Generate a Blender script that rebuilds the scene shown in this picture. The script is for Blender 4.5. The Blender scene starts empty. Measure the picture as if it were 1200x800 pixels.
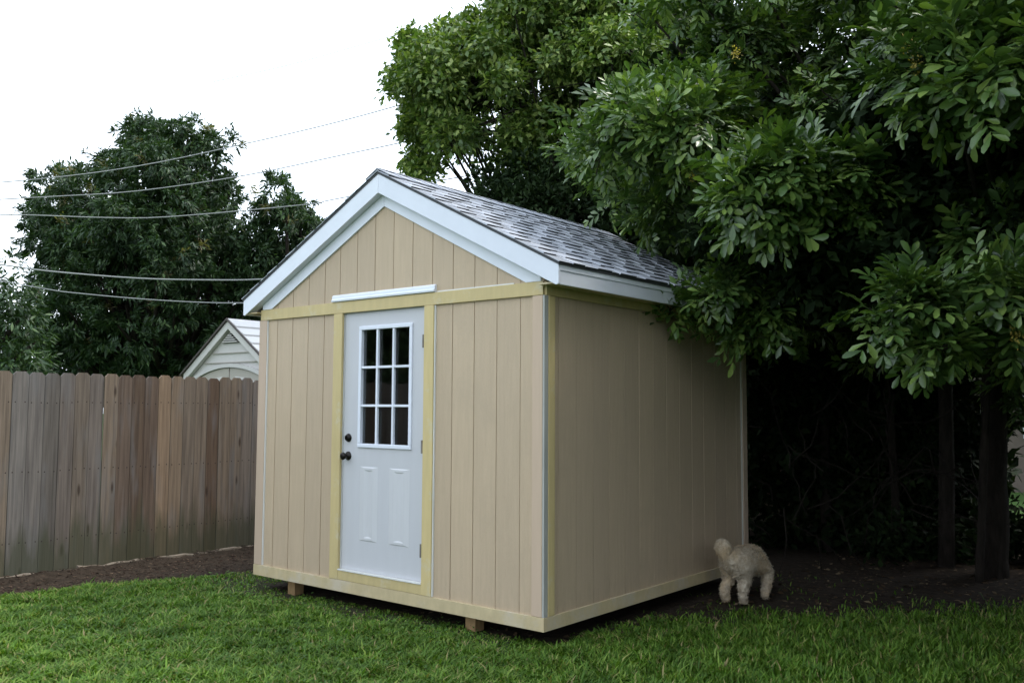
import bpy, bmesh, math, random
import numpy as np
from mathutils import Vector, Matrix
random.seed(7)
RNG = np.random.default_rng(11)
scn = bpy.context.scene
col = scn.collection

# ------------------------------------------------------------------ camera
CAM = np.array([6.5648, -4.6719, 1.5307])
YAW, PITCH, ROLL, FPX = 0.6838, 0.0720, 0.0055, 1065.7
FW = np.array([-math.sin(YAW)*math.cos(PITCH), math.cos(YAW)*math.cos(PITCH), math.sin(PITCH)])
_r0 = np.array([math.cos(YAW), math.sin(YAW), 0.0]); _u0 = np.cross(_r0, FW)
RT = _r0*math.cos(ROLL)+_u0*math.sin(ROLL)
UP = -_r0*math.sin(ROLL)+_u0*math.cos(ROLL)
cam_d = bpy.data.cameras.new('camera'); cam = bpy.data.objects.new('camera', cam_d); col.objects.link(cam)
m = Matrix.Identity(4)
for i in range(3):
    m[i][0] = RT[i]; m[i][1] = UP[i]; m[i][2] = -FW[i]; m[i][3] = CAM[i]
cam.matrix_world = m
cam_d.sensor_width = 36; cam_d.lens = FPX/1200*36
cam_d.clip_start = 0.05; cam_d.clip_end = 600
scn.camera = cam

def at(u, v, d):
    """world point seen at photo pixel u, v (1200 x 800) at depth d metres"""
    return CAM+d*(FW+RT*(u-600)/FPX+UP*(400-v)/FPX)
def pix(P):
    P = np.atleast_2d(P)-CAM
    z = P@FW
    return 600+FPX*(P@RT)/z, 400-FPX*(P@UP)/z, z

# ------------------------------------------------------------------ world, sun, exposure
SUN_EL, SUN_AZ = math.radians(56), math.radians(35)       # azimuth from +y towards +x
w = bpy.data.worlds.new('World'); scn.world = w; w.use_nodes = True
nt = w.node_tree; nt.nodes.clear()
out = nt.nodes.new('ShaderNodeOutputWorld'); bg = nt.nodes.new('ShaderNodeBackground')
sky = nt.nodes.new('ShaderNodeTexSky'); sky.sky_type = 'NISHITA'; sky.sun_disc = False
sky.sun_elevation = SUN_EL; sky.sun_rotation = SUN_AZ; sky.dust_density = 3
tc = nt.nodes.new('ShaderNodeTexCoord'); nz = nt.nodes.new('ShaderNodeTexNoise'); nz.inputs['Scale'].default_value = 1.6
nz.inputs['Detail'].default_value = 4
ramp = nt.nodes.new('ShaderNodeValToRGB')
ramp.color_ramp.elements[0].position = .3; ramp.color_ramp.elements[0].color = (.73, .845, 1.0, 1)
ramp.color_ramp.elements[1].position = .7; ramp.color_ramp.elements[1].color = (.87, .94, 1.0, 1)
sc_ = nt.nodes.new('ShaderNodeVectorMath'); sc_.operation = 'SCALE'; sc_.inputs['Scale'].default_value = 10.5
mx = nt.nodes.new('ShaderNodeMix'); mx.data_type = 'RGBA'; mx.inputs[0].default_value = .8
nt.links.new(tc.outputs['Generated'], nz.inputs['Vector']); nt.links.new(nz.outputs['Fac'], ramp.inputs['Fac'])
nt.links.new(ramp.outputs['Color'], sc_.inputs[0])
nt.links.new(sky.outputs['Color'], mx.inputs[6]); nt.links.new(sc_.outputs['Vector'], mx.inputs[7])
nt.links.new(mx.outputs[2], bg.inputs['Color']); bg.inputs['Strength'].default_value = .1
nt.links.new(bg.outputs[0], out.inputs[0])

sun_d = bpy.data.lights.new('sun', 'SUN'); sun_d.energy = 1.0; sun_d.angle = math.radians(14); sun_d.color = (1, .95, .87)
sun = bpy.data.objects.new('sun', sun_d); col.objects.link(sun)
sdir = Vector((math.sin(SUN_AZ)*math.cos(SUN_EL), math.cos(SUN_AZ)*math.cos(SUN_EL), math.sin(SUN_EL)))
sun.rotation_euler = sdir.to_track_quat('Z', 'Y').to_euler()
scn.view_settings.view_transform = 'Standard'; scn.view_settings.look = 'None'
scn.view_settings.exposure = 1.42; scn.view_settings.gamma = 1
scn.cycles.max_bounces = 6; scn.cycles.diffuse_bounces = 3; scn.cycles.glossy_bounces = 3
scn.cycles.transmission_bounces = 4; scn.cycles.transparent_max_bounces = 6

# ------------------------------------------------------------------ materials
def sock(bsdf, n, v):
    if n in bsdf.inputs: bsdf.inputs[n].default_value = v
class NT:
    def __init__(s, name):
        s.m = bpy.data.materials.new(name); s.m.use_nodes = True; s.t = s.m.node_tree; s.t.nodes.clear()
        s.o = s.n('ShaderNodeOutputMaterial'); s.b = s.n('ShaderNodeBsdfPrincipled'); s.l(s.b.outputs[0], s.o.inputs[0])
    def n(s, t, **k):
        x = s.t.nodes.new(t)
        for a, b in k.items(): setattr(x, a, b)
        return x
    def l(s, a, b): s.t.links.new(a, b)
    def coords(s, scale=(1, 1, 1), world=False):
        if world: v = s.n('ShaderNodeNewGeometry').outputs['Position']
        else:
            v = s.n('ShaderNodeTexCoord').outputs['Object']
            oi = s.n('ShaderNodeObjectInfo'); mu = s.n('ShaderNodeMath', operation='MULTIPLY'); mu.inputs[1].default_value = 37
            s.l(oi.outputs['Random'], mu.inputs[0]); ad = s.n('ShaderNodeVectorMath', operation='ADD')
            s.l(v, ad.inputs[0]); s.l(mu.outputs[0], ad.inputs[1]); v = ad.outputs[0]
        mp = s.n('ShaderNodeMapping'); mp.inputs['Scale'].default_value = scale; s.l(v, mp.inputs[0]); return mp.outputs[0]
    def noise(s, vec, scale, detail=4, rough=.55):
        x = s.n('ShaderNodeTexNoise'); x.inputs['Scale'].default_value = scale; x.inputs['Detail'].default_value = detail
        x.inputs['Roughness'].default_value = rough; s.l(vec, x.inputs['Vector']); return x.outputs['Fac']
    def ramp(s, fac, stops):
        r = s.n('ShaderNodeValToRGB'); e = r.color_ramp.elements
        while len(e) < len(stops): e.new(.5)
        for el, (p, c) in zip(e, stops):
            el.position = p; el.color = (*c, 1) if len(c) == 3 else c
        s.l(fac, r.inputs[0]); return r.outputs[0]
    def mix(s, fac, a, b, mode='MIX'):
        x = s.n('ShaderNodeMix', data_type='RGBA', blend_type=mode)
        for k, v in ((0, fac), (6, a), (7, b)):
            if hasattr(v, 'node'): s.l(v, x.inputs[k])
            elif k == 0: x.inputs[0].default_value = v
            else: x.inputs[k].default_value = (*v, 1)
        return x.outputs[2]
    def bump(s, h, strength=.3, dist=.01):
        b = s.n('ShaderNodeBump'); b.inputs['Strength'].default_value = strength; b.inputs['Distance'].default_value = dist
        s.l(h, b.inputs['Height']); s.l(b.outputs[0], s.b.inputs['Normal'])
    def fin(s, colr=None, rough=.6, spec=.4):
        if colr is not None:
            if hasattr(colr, 'node'): s.l(colr, s.b.inputs['Base Color'])
            else: s.b.inputs['Base Color'].default_value = (*colr, 1)
        s.b.inputs['Roughness'].default_value = rough; sock(s.b, 'Specular IOR Level', spec); return s.m
def mul(c, k): return tuple(min(1, x*k) for x in c)
def paint(name, c, var=.12, rough=.55, grain=(6, 6, 1.2), bs=.25, bd=.004, fine=60, dirt=None):
    t = NT(name); v = t.coords(grain); n1 = t.noise(v, 3, 5); n2 = t.noise(v, fine, 3)
    c1 = t.ramp(n1, [(.25, mul(c, 1-var)), (.75, mul(c, 1+var*.5))])
    oi = t.n('ShaderNodeObjectInfo').outputs['Random']
    c1 = t.mix(1.0, c1, t.ramp(oi, [(0, (.94, .94, .945)), (1, (1.05, 1.045, 1.03))]), 'MULTIPLY')
    if dirt:
        ps = t.n('ShaderNodeNewGeometry').outputs['Position']; sx = t.n('ShaderNodeSeparateXYZ'); t.l(ps, sx.inputs[0])
        mr = t.n('ShaderNodeMapRange'); t.l(sx.outputs['Z'], mr.inputs[0]); mr.inputs[1].default_value = .12; mr.inputs[2].default_value = .5; mr.inputs[3].default_value = .32; mr.inputs[4].default_value = 0
        sn = t.noise(t.coords((12, 12, 5), True), 1.5, 6, .75); ad = t.n('ShaderNodeMath', operation='ADD'); t.l(mr.outputs[0], ad.inputs[0]); t.l(sn, ad.inputs[1])
        c1 = t.mix(t.ramp(ad.outputs[0], [(.62, (0, 0, 0)), (.95, (.22, .22, .22))]), c1, (.24, .20, .13))
        d = t.noise(t.coords((1, 1, 1), True), dirt[1], 6, .7)
        f = t.ramp(d, [(dirt[2], (0, 0, 0)), (dirt[2]+.18, (1, 1, 1))])
        c1 = t.mix(f, c1, dirt[0])
    t.bump(n2, bs, bd); return t.fin(c1, rough)
M = {}
M['tan'] = paint('tan_siding_paint', (.51, .394, .274), .08, .55, (14, 14, .9), .7, .005, 34, ((.48, .372, .258), 2.3, .50))
M['tan_trim'] = paint('tan_trim_paint', (.51, .385, .285), .05, .6, (9, 9, .8), .3, .003, 25)
M['yellow'] = paint('pale_yellow_trim_paint', (.56, .445, .22), .1, .6, (7, 7, 1), .3, .003, 25, ((.55, .50, .36), 4, .55))
M['beige'] = paint('beige_yellow_skirt_paint', (.56, .455, .27), .12, .6, (3, 3, 3), .3, .003, 25, ((.52, .45, .34), 3, .5))
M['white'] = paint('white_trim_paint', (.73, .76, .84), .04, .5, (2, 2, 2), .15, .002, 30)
M['primer'] = paint('grey_primer', (.66, .66, .64), .1, .6, (5, 5, 1), .3, .003, 25)
M['door'] = paint('white_door_paint', (.55, .55, .575), .03, .42, (5, 5, 1), .12, .002, 40)
M['bronze'] = paint('dark_bronze_metal', (.02, .016, .014), .3, .3, (9, 9, 9), .1, .001); M['bronze'].node_tree.nodes['Principled BSDF'].inputs['Metallic'].default_value = .6
M['steel'] = paint('dull_hinge_steel', (.20, .18, .16), .3, .45, (9, 9, 9), .1, .001)
M['post'] = paint('treated_lumber', (.30, .19, .09), .35, .8, (14, 14, 2), .5, .004, 20)
M['dark_wood'] = paint('dark_interior_wood', (.10, .075, .05), .3, .85)
M['plastic'] = paint('pale_grey_resin', (.52, .50, .48), .05, .5, (2, 2, 2), .1, .002)
M['plastic_door'] = paint('taupe_resin', (.36, .33, .29), .05, .5, (2, 2, 2), .1, .002)
M['plastic_dark'] = paint('brown_resin_edge', (.07, .055, .05), .2, .6)
M['plastic_roof'] = paint('pale_resin_shingle', (.62, .60, .58), .08, .35, (2, 2, 2), .1, .002)
M['vent'] = paint('dark_vent', (.05, .045, .045), .2, .7)
M['wire'] = paint('weathered_aluminium_cable', (.24, .25, .245), .1, .5)
M['stucco'] = paint('pinkish_tan_stucco', (.22, .175, .15), .1, .85, (3, 3, 3), .4, .006, 40)
M['bark'] = None
def mat_glass():
    t = NT('window_glass'); b = t.b
    sock(b, 'Transmission Weight', 1.0); b.inputs['IOR'].default_value = 1.5
    return t.fin((.62, .66, .66), .0)
M['glass'] = mat_glass()
def mat_fence():
    t = NT('weathered_cedar'); oi = t.n('ShaderNodeObjectInfo').outputs['Random']
    base = t.ramp(oi, [(0, (.075, .052, .038)), (.2, (.19, .145, .105)), (.36, (.095, .09, .085)), (.52, (.22, .16, .11)), (.68, (.15, .14, .132)), (.84, (.10, .068, .048)), (1, (.20, .165, .13))])
    v = t.coords((30, 30, 1.1)); g = t.noise(v, 1.2, 6, .65)
    c = t.mix(1.0, base, t.ramp(g, [(.26, (.5, .48, .48)), (.64, (1.25, 1.2, 1.16))]), 'MULTIPLY')
    v2 = t.coords((5, 5, .8)); g2 = t.noise(v2, 1.6, 4)
    c = t.mix(t.ramp(g2, [(.5, (0, 0, 0)), (.72, (.6, .6, .6))]), c, (.155, .15, .15))     # silvered patches
    vo = t.n('ShaderNodeTexVoronoi'); vo.inputs['Scale'].default_value = 1.0; t.l(t.coords((8, 8, 2.1)), vo.inputs['Vector'])
    c = t.mix(t.ramp(vo.outputs['Distance'], [(.06, (.8, .8, .8)), (.15, (0, 0, 0))]), c, (.03, .018, .012))   # knots
    ps = t.n('ShaderNodeNewGeometry').outputs['Position']; sx = t.n('ShaderNodeSeparateXYZ'); t.l(ps, sx.inputs[0])
    mr = t.n('ShaderNodeMapRange'); t.l(sx.outputs['Z'], mr.inputs[0])
    mr.inputs[1].default_value = .05; mr.inputs[2].default_value = .75; mr.inputs[3].default_value = .62; mr.inputs[4].default_value = 0
    al = t.noise(t.coords((9, 9, 1.2), True), 1.0, 4, .6)
    mm = t.n('ShaderNodeMath', operation='ADD'); t.l(mr.outputs[0], mm.inputs[0]); t.l(al, mm.inputs[1])
    c = t.mix(t.ramp(mm.outputs[0], [(.72, (0, 0, 0)), (.98, (.7, .7, .7))]), c, (.05, .055, .03))         # algae at the foot
    so = t.n('ShaderNodeSeparateXYZ'); t.l(t.n('ShaderNodeTexCoord').outputs['Object'], so.inputs[0])
    def mth(op, a, b=None, k=None):
        q = t.n('ShaderNodeMath', operation=op); t.l(a, q.inputs[0])
        if b is not None: t.l(b, q.inputs[1])
        elif k is not None: q.inputs[1].default_value = k
        return q.outputs[0]
    ax = mth('SUBTRACT', mth('ABSOLUTE', so.outputs['X']), k=.042); pz = mth('PINGPONG', mth('SUBTRACT', so.outputs['Z'], k=.415), k=.3125)
    dn = mth('SQRT', mth('ADD', mth('MULTIPLY', ax, ax), mth('MULTIPLY', pz, pz)))
    c = t.mix(t.ramp(dn, [(.004, (1, 1, 1)), (.0075, (0, 0, 0))]), c, (.03, .022, .018))                     # nail heads
    t.bump(g, .6, .006); return t.fin(c, .85, .2)
M['fence'] = mat_fence()
def mat_shingle(name, a, b):
    t = NT(name); oi = t.n('ShaderNodeObjectInfo').outputs['Random']
    ri = t.n('ShaderNodeNewGeometry').outputs['Random Per Island']
    ad = t.n('ShaderNodeMath', operation='ADD'); t.l(oi, ad.inputs[0]); t.l(ri, ad.inputs[1])
    fr = t.n('ShaderNodeMath', operation='FRACT'); t.l(ad.outputs[0], fr.inputs[0])
    c = t.ramp(fr.outputs[0], [(0, a), (.5, mul(a, 1.5)), (1, b)])
    g = t.noise(t.coords((1, 1, 1), True), 260, 2, .8)
    c = t.mix(.6, c, t.ramp(g, [(.35, (.55, .55, .57)), (.68, (1.4, 1.4, 1.4))]), 'MULTIPLY')
    t.bump(g, .35, .002); return t.fin(c, .6, .5)
M['shingle'] = mat_shingle('grey_shingle_granules', (.29, .305, .34), (.38, .40, .44))
M['shingle_edge'] = paint('dark_asphalt_edge', (.065, .067, .075), .2, .8)
M['shingle_low'] = mat_shingle('dark_shingle_granules', (.20, .212, .235), (.28, .295, .32))
def mat_leaf(name, c1, c2, c3, trans=.25, rough=.4, tcol=None, patch=1.1, spec=.4, last=None):
    t = NT(name); ri = t.n('ShaderNodeNewGeometry').outputs['Random Per Island']
    oi = t.n('ShaderNodeObjectInfo').outputs['Random']; ad = t.n('ShaderNodeMath', operation='ADD'); t.l(oi, ad.inputs[0]); t.l(ri, ad.inputs[1])
    fr = t.n('ShaderNodeMath', operation='FRACT'); t.l(ad.outputs[0], fr.inputs[0])
    c = t.ramp(fr.outputs[0], [(0, c1), (.55, c2), (.93, c3), (.96, last or mul(c3, 1.35))])
    n = t.noise(t.coords((1, 1, 1), True), patch, 3)
    c = t.mix(1.0, c, t.ramp(n, [(.3, (.62, .66, .6)), (.7, (1.3, 1.25, 1.15))]), 'MULTIPLY')
    tr = t.n('ShaderNodeBsdfTranslucent'); ms = t.n('ShaderNodeMixShader'); ms.inputs[0].default_value = trans
    tc = t.mix(1.0, c, tcol or (1.5, 1.7, .5), 'MULTIPLY'); t.l(tc, tr.inputs[0])
    t.fin(c, rough, spec); t.l(t.b.outputs[0], ms.inputs[1]); t.l(tr.outputs[0], ms.inputs[2]); t.l(ms.outputs[0], t.o.inputs[0]); return t.m
M['leaf_big'] = mat_leaf('glossy_broad_leaf', (.038, .080, .022), (.075, .140, .034), (.15, .22, .055), .16, .33, spec=.5)
M['leaf_ficus'] = mat_leaf('light_green_small_leaf', (.055, .105, .024), (.115, .18, .042), (.22, .27, .08), .26, .42, (1.2, 1.4, .45))
M['leaf_mango'] = mat_leaf('dark_drooping_leaf', (.018, .042, .018), (.030, .062, .025), (.052, .09, .032), .15, .5, spec=.3)
M['leaf_flush'] = mat_leaf('pale_bronze_new_leaf', (.12, .10, .055), (.13, .13, .06), (.17, .15, .09), .3, .5)
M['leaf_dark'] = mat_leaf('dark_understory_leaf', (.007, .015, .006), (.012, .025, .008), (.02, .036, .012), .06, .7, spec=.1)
M['panicle'] = mat_leaf('yellow_seed_panicle', (.30, .22, .05), (.38, .30, .07), (.45, .36, .1), .3, .6)
M['grass'] = mat_leaf('lawn_grass_blade', (.05, .115, .013), (.102, .205, .024), (.2, .285, .058), .3, .55, (1.2, 1.4, .4), 5.0, .25, (.30, .25, .12))
M['litter'] = mat_leaf('dry_fallen_leaf', (.045, .028, .016), (.08, .05, .03), (.16, .12, .08), .05, .8, (1, 1, 1), 2, .2)
M['mulch'] = mat_leaf('brown_bark_chip', (.018, .011, .008), (.038, .023, .017), (.085, .06, .045), .0, .85, (1, 1, 1), 2, .2)
M['clover'] = mat_leaf('broad_lawn_weed', (.05, .12, .03), (.08, .16, .035), (.11, .2, .045), .25, .5, (1.2, 1.4, .5), 2, .3)
def mat_bark():
    t = NT('rough_grey_bark'); v = t.coords((7, 7, 1.6), True); g = t.noise(v, 3, 8, .7)
    c = t.ramp(g, [(.3, (.010, .008, .006)), (.7, (.038, .030, .024))]); t.bump(g, .9, .02); return t.fin(c, .9, .2)
M['bark'] = mat_bark()
def mat_ground():
    t = NT('soil_and_turf'); v = t.coords((1, 1, 1), True)
    n = t.noise(v, 14, 8, .7); n2 = t.noise(v, 1.1, 4)
    soil = t.ramp(n, [(.3, (.016, .012, .008)), (.7, (.055, .040, .029))])
    turf = t.ramp(n, [(.3, (.02, .035, .012)), (.7, (.045, .075, .022))])
    far = t.ramp(n2, [(.35, (.06, .12, .03)), (.65, (.09, .165, .04))])
    at_ = t.n('ShaderNodeVertexColor', layer_name='cover')
    sp = t.n('ShaderNodeSeparateColor'); t.l(at_.outputs['Color'], sp.inputs[0])
    c = t.mix(sp.outputs[0], soil, turf); c = t.mix(sp.outputs[1], c, far)
    t.bump(n, .8, .03); return t.fin(c, .95, .15)
M['ground'] = mat_ground()
def mat_fur():
    t = NT('cream_curly_fur'); v = t.coords((1, 1, 1)); n = t.noise(v, 24, 4, .7); n2 = t.noise(v, 5, 2)
    c = t.ramp(n, [(.3, (.30, .24, .17)), (.7, (.62, .54, .43))])
    c = t.mix(t.ramp(n2, [(.45, (0, 0, 0)), (.65, (.6, .6, .6))]), c, (.60, .43, .25))
    t.bump(n, 1, .02); return t.fin(c, .95, .1)
M['fur'] = mat_fur()
M['nose'] = paint('dog_nose', (.01, .01, .01), .1, .3)

# ------------------------------------------------------------------ mesh helpers
class MB:
    def __init__(s): s.v = []; s.f = []
    def add(s, vs, fs):
        o = len(s.v); s.v += [tuple(p) for p in vs]; s.f += [tuple(i+o for i in f) for f in fs]; return s
    def box(s, x0, x1, y0, y1, z0, z1):
        return s.add([(x0, y0, z0), (x1, y0, z0), (x1, y1, z0), (x0, y1, z0), (x0, y0, z1), (x1, y0, z1), (x1, y1, z1), (x0, y1, z1)],
                     [(0, 3, 2, 1), (4, 5, 6, 7), (0, 1, 5, 4), (1, 2, 6, 5), (2, 3, 7, 6), (3, 0, 4, 7)])
    def prism(s, poly, a0, a1, axis='y'):
        """polygon (p, q) extruded from a0 to a1: axis y -> (p, a, q); axis x -> (a, p, q)"""
        n = len(poly)
        area = sum(poly[i][0]*poly[(i+1) % n][1]-poly[(i+1) % n][0]*poly[i][1] for i in range(n))
        if area < 0: poly = poly[::-1]
        f = (lambda p, a: (p[0], a, p[1])) if axis == 'y' else (lambda p, a: (a, p[0], p[1]))
        vs = [f(p, a0) for p in poly]+[f(p, a1) for p in poly]
        fs = [tuple(range(n)), tuple(range(2*n-1, n-1, -1))]+[(i, i+n, (i+1) % n+n, (i+1) % n) for i in range(n)]
        if axis == 'x': fs = [q[::-1] for q in fs]
        return s.add(vs, fs)
    def tube(s, pts, rad, n=6, cap=True):
        pts = [Vector(p) for p in pts]
        if not hasattr(rad, '__len__'): rad = [rad]*len(pts)
        o = len(s.v); prev = None
        for i, p in enumerate(pts):
            d = (pts[min(i+1, len(pts)-1)]-pts[max(i-1, 0)]).normalized()
            a = prev if prev is not None else (Vector((1, 0, 0)) if abs(d.x) < .8 else Vector((0, 1, 0)))
            x = (a-d*a.dot(d)).normalized(); y = d.cross(x); prev = x
            for k in range(n):
                t = 2*math.pi*k/n; s.v.append(tuple(p+(x*math.cos(t)+y*math.sin(t))*rad[i]))
        for i in range(len(pts)-1):
            for k in range(n):
                a = o+i*n+k; b = o+i*n+(k+1) % n; s.f.append((a, b, b+n, a+n))
        if cap:
            s.f.append(tuple(o+k for k in range(n))[::-1]); s.f.append(tuple(o+(len(pts)-1)*n+k for k in range(n)))
        return s
    def lathe(s, c, axis, prof, n=20):
        """prof: (distance along axis, radius)"""
        ax = Vector(axis).normalized(); a = Vector((0, 0, 1)) if abs(ax.z) < .9 else Vector((1, 0, 0))
        x = (a-ax*a.dot(ax)).normalized(); y = ax.cross(x); o = len(s.v); c = Vector(c)
        for h, r in prof:
            for k in range(n):
                t = 2*math.pi*k/n; s.v.append(tuple(c+ax*h+(x*math.cos(t)+y*math.sin(t))*r))
        for i in range(len(prof)-1):
            for k in range(n):
                a = o+i*n+k; b = o+i*n+(k+1) % n; s.f.append((a, b, b+n, a+n))
        s.f.append(tuple(o+(len(prof)-1)*n+k for k in range(n))); return s
    def mesh(s, name, mat, smooth=False):
        me = bpy.data.meshes.new(name); me.from_pydata(s.v, [], s.f)
        if mat: me.materials.append(mat)
        if smooth: me.polygons.foreach_set('use_smooth', [True]*len(me.polygons))
        me.update(); return me
    def build(s, name, mat, parent=None, smooth=False, bevel=0, **tags):
        return link(name, s.mesh(name, mat, smooth), parent, bevel, **tags)
def link(name, me, parent=None, bevel=0, **tags):
    o = bpy.data.objects.new(name, me); col.objects.link(o)
    if parent: o.parent = parent
    if bevel:
        b = o.modifiers.new('bevel', 'BEVEL'); b.width = bevel; b.segments = 2; b.limit_method = 'ANGLE'
    for k, v in tags.items(): o[k] = v
    return o
def thing(name, label, cat, loc=(0, 0, 0), group=None):
    o = bpy.data.objects.new(name, None); col.objects.link(o); o.location = loc; o.empty_display_size = .2
    o['label'] = label; o['category'] = cat
    if group: o['group'] = group
    return o
def np_mesh(name, V, F, mat, smooth=False):
    """V (n,3), F (m,k) all faces with k corners"""
    me = bpy.data.meshes.new(name); k = F.shape[1]
    me.vertices.add(len(V)); me.vertices.foreach_set('co', V.astype(np.float32).ravel())
    me.loops.add(F.size); me.loops.foreach_set('vertex_index', F.astype(np.int32).ravel())
    me.polygons.add(len(F)); me.polygons.foreach_set('loop_start', np.arange(0, F.size, k, dtype=np.int32))
    me.polygons.foreach_set('loop_total', np.full(len(F), k, dtype=np.int32))
    if smooth: me.polygons.foreach_set('use_smooth', np.ones(len(F), dtype=bool))
    me.materials.append(mat); me.update(calc_edges=True); return me
def norm(a): return a/np.maximum(np.linalg.norm(a, axis=-1, keepdims=True), 1e-9)
def vnoise(x, y, seed=0):
    def h(i, j):
        n = np.sin(i*127.1+j*311.7+seed*74.7)*43758.5453; return n-np.floor(n)
    xi, yi = np.floor(x), np.floor(y); xf, yf = x-xi, y-yi; xf = xf*xf*(3-2*xf); yf = yf*yf*(3-2*yf)
    return (h(xi, yi)*(1-xf)+h(xi+1, yi)*xf)*(1-yf)+(h(xi, yi+1)*(1-xf)+h(xi+1, yi+1)*xf)*yf
def fbm(x, y, seed=0, o=4):
    s = 0; a = .5; t = 0
    for k in range(o): s = s+a*vnoise(x*2**k, y*2**k, seed+k); t += a; a *= .5
    return s/t

# ------------------------------------------------------------------ ground
W, D, ZB = 3.025, 2.98, .12
T, BW = 2.345, .089                       # top of trim band, board width
EX, OH, EZ, AZ = .173, .08, 2.4526, 3.300
CX = W/2; SL = (AZ-EZ)/(CX+EX)
def XE(y): return np.interp(y, [-6, -1.47, -.79, -.18, .53, 3], [-1.7, -1.37, -1.22, -1.03, -.74, -.45])+.02*np.sin(np.asarray(y)*9)
def turf_mask(x, y):
    """1 where grass grows thickly, 0 on bare soil"""
    n = (fbm(x*2.2, y*2.2, 3)-.5)*1.5+(fbm(x*9, y*9, 8)-.5)*1.4
    # soil under the tree: beyond the line through (3.0, .75), (3.75, 1.75), (5.1, 3.3)
    yb = np.interp(x, [1, 2.6, 3.05, 3.75, 4.4, 5.1, 6.5, 9], [.15, .3, .8, 1.75, 2.45, 3.1, 3.6, 3.9])
    m = np.clip(((yb-y)+n*.6)/1.4+.38, 0, 1)**1.4
    # mulch bed along the fence
    xe = XE(y)
    m = m*np.clip((x-xe+n*.07)/.06+.5, 0, 1)
    # under the shed
    ins = (x > -.02) & (x < W+.0) & (y > .12) & (y < D+.3)
    return np.where(ins, 0, m)
def gz(x, y):
    z = (fbm(x*.9, y*.9, 21)-.5)*.03+(fbm(x*5, y*5, 5)-.5)*.012
    xe = XE(y)
    b = np.clip((xe-x)/.12, 0, 1)*np.clip((x+2.6)/.3, 0, 1)
    bank = -.045+.05*np.exp(-((x+1.88)/.08)**2)+.03*np.clip((xe-x)/.1, 0, 1)+(fbm(x*12, y*12, 2)-.5)*.04
    far = np.hypot(x-2, y) > 9
    z = z-.07*np.clip((-.5-x)/1.5, 0, 1)
    return np.where(far, z*.3, z*(1-b)+b*bank)
xs = np.concatenate([np.linspace(-150, -12, 14), np.linspace(-9, -3, 14), np.arange(-2.7, 7.5, .06), np.linspace(8, 16, 14), np.linspace(22, 150, 12)])
ys = np.concatenate([np.linspace(-150, -12, 12), np.linspace(-9, -4, 12), np.arange(-3.7, 6.5, .06), np.linspace(7, 20, 20), np.linspace(28, 200, 14)])
GX, GY = np.meshgrid(xs, ys); nx, ny = len(xs), len(ys)
V = np.stack([GX.ravel(), GY.ravel(), gz(GX, GY).ravel()], 1)
ii = (np.arange(ny-1)[:, None]*nx+np.arange(nx-1)[None]).ravel()
F = np.stack([ii, ii+1, ii+nx+1, ii+nx], 1)
me = np_mesh('ground', V, F, M['ground'], True)
ca = me.color_attributes.new('cover', 'FLOAT_COLOR', 'POINT')
tm = turf_mask(V[:, 0], V[:, 1]); farm = ((np.hypot(V[:, 0]-2.5, V[:, 1]-1) > 8.5) | (V[:, 0] < -2.3)).astype(float)
ca.data.foreach_set('color', np.stack([tm, farm, tm*0, tm*0+1], 1).astype(np.float32).ravel())
link('ground', me, kind='structure')

# ------------------------------------------------------------------ the shed
shed = thing('garden_shed', 'tan wooden shed with pale yellow trim, white nine-pane door and grey shingle roof', 'shed', (CX, D/2, 0))
class Par:      # parts are written in world coordinates; parent keeps them there
    pass
def part(mb, name, mat, parent=None, root=shed, smooth=False, bevel=0, **tags):
    o = mb.build(name, mat, parent or root, smooth, bevel, **tags)
    top = parent or root
    loc = Vector(root.location)
    if top is root: o.location = -loc
    return o
def B(*a): return MB().box(*a)
TH = .019
# wall sheets (behind the siding boards, they are what the grooves show)
def roofz(x): return AZ-.045-SL*abs(x-CX)
DX0, DX1, DZ0, DZ1 = 1.065, 1.952, .292, 2.252
wall = MB()
wall.prism([(0, ZB), (DX0-.03, ZB), (DX0-.03, roofz(DX0-.03)), (0, roofz(0))], .0045, .03)
wall.prism([(DX1+.03, ZB), (W, ZB), (W, roofz(W)), (DX1+.03, roofz(DX1+.03))], .0045, .03)
wall.prism([(DX0-.03, DZ1+.03), (DX1+.03, DZ1+.03), (DX1+.03, roofz(DX1+.03)), (CX, roofz(CX)), (DX0-.03, roofz(DX0-.03))], .0045, .03)
wall.box(DX0-.03, DX1+.03, .006, .03, ZB, DZ0-.005)
wall.prism([(0, ZB), (W, ZB), (W, roofz(W)), (CX, roofz(CX)), (0, roofz(0))], D-.03, D-.006)
wall.box(W-.03, W-.0045, .03, D-.03, ZB, 2.36); wall.box(.006, .03, .03, D-.03, ZB, 2.36)
part(wall, 'wall', M['tan'])
part(B(.02, W-.02, .03, D-.03, ZB+.02, ZB+.06), 'floor', M['dark_wood'])
for yy in (.35, 1.1, 1.85, 2.6): part(B(.05, W-.05, yy-.02, yy+.02, ZB-.0, ZB+.018), 'floor_joist', M['post'])
def gable_board(x0, x1, z0, y0, y1, flip=False):
    pts = [(x0, z0), (x1, z0), (x1, roofz(x1)-.12)]
    if x0 < CX < x1: pts.append((CX, roofz(CX)-.12))
    pts.append((x0, roofz(x0)-.12))
    return MB().prism(pts, y0, y1)
g = .0038
GR = [.0, .21, .415, .618, .82, 1.003, 1.204, 1.407, 1.61, 1.814, 2.017, 2.22, 2.424, 2.627, 2.83, W]
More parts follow.
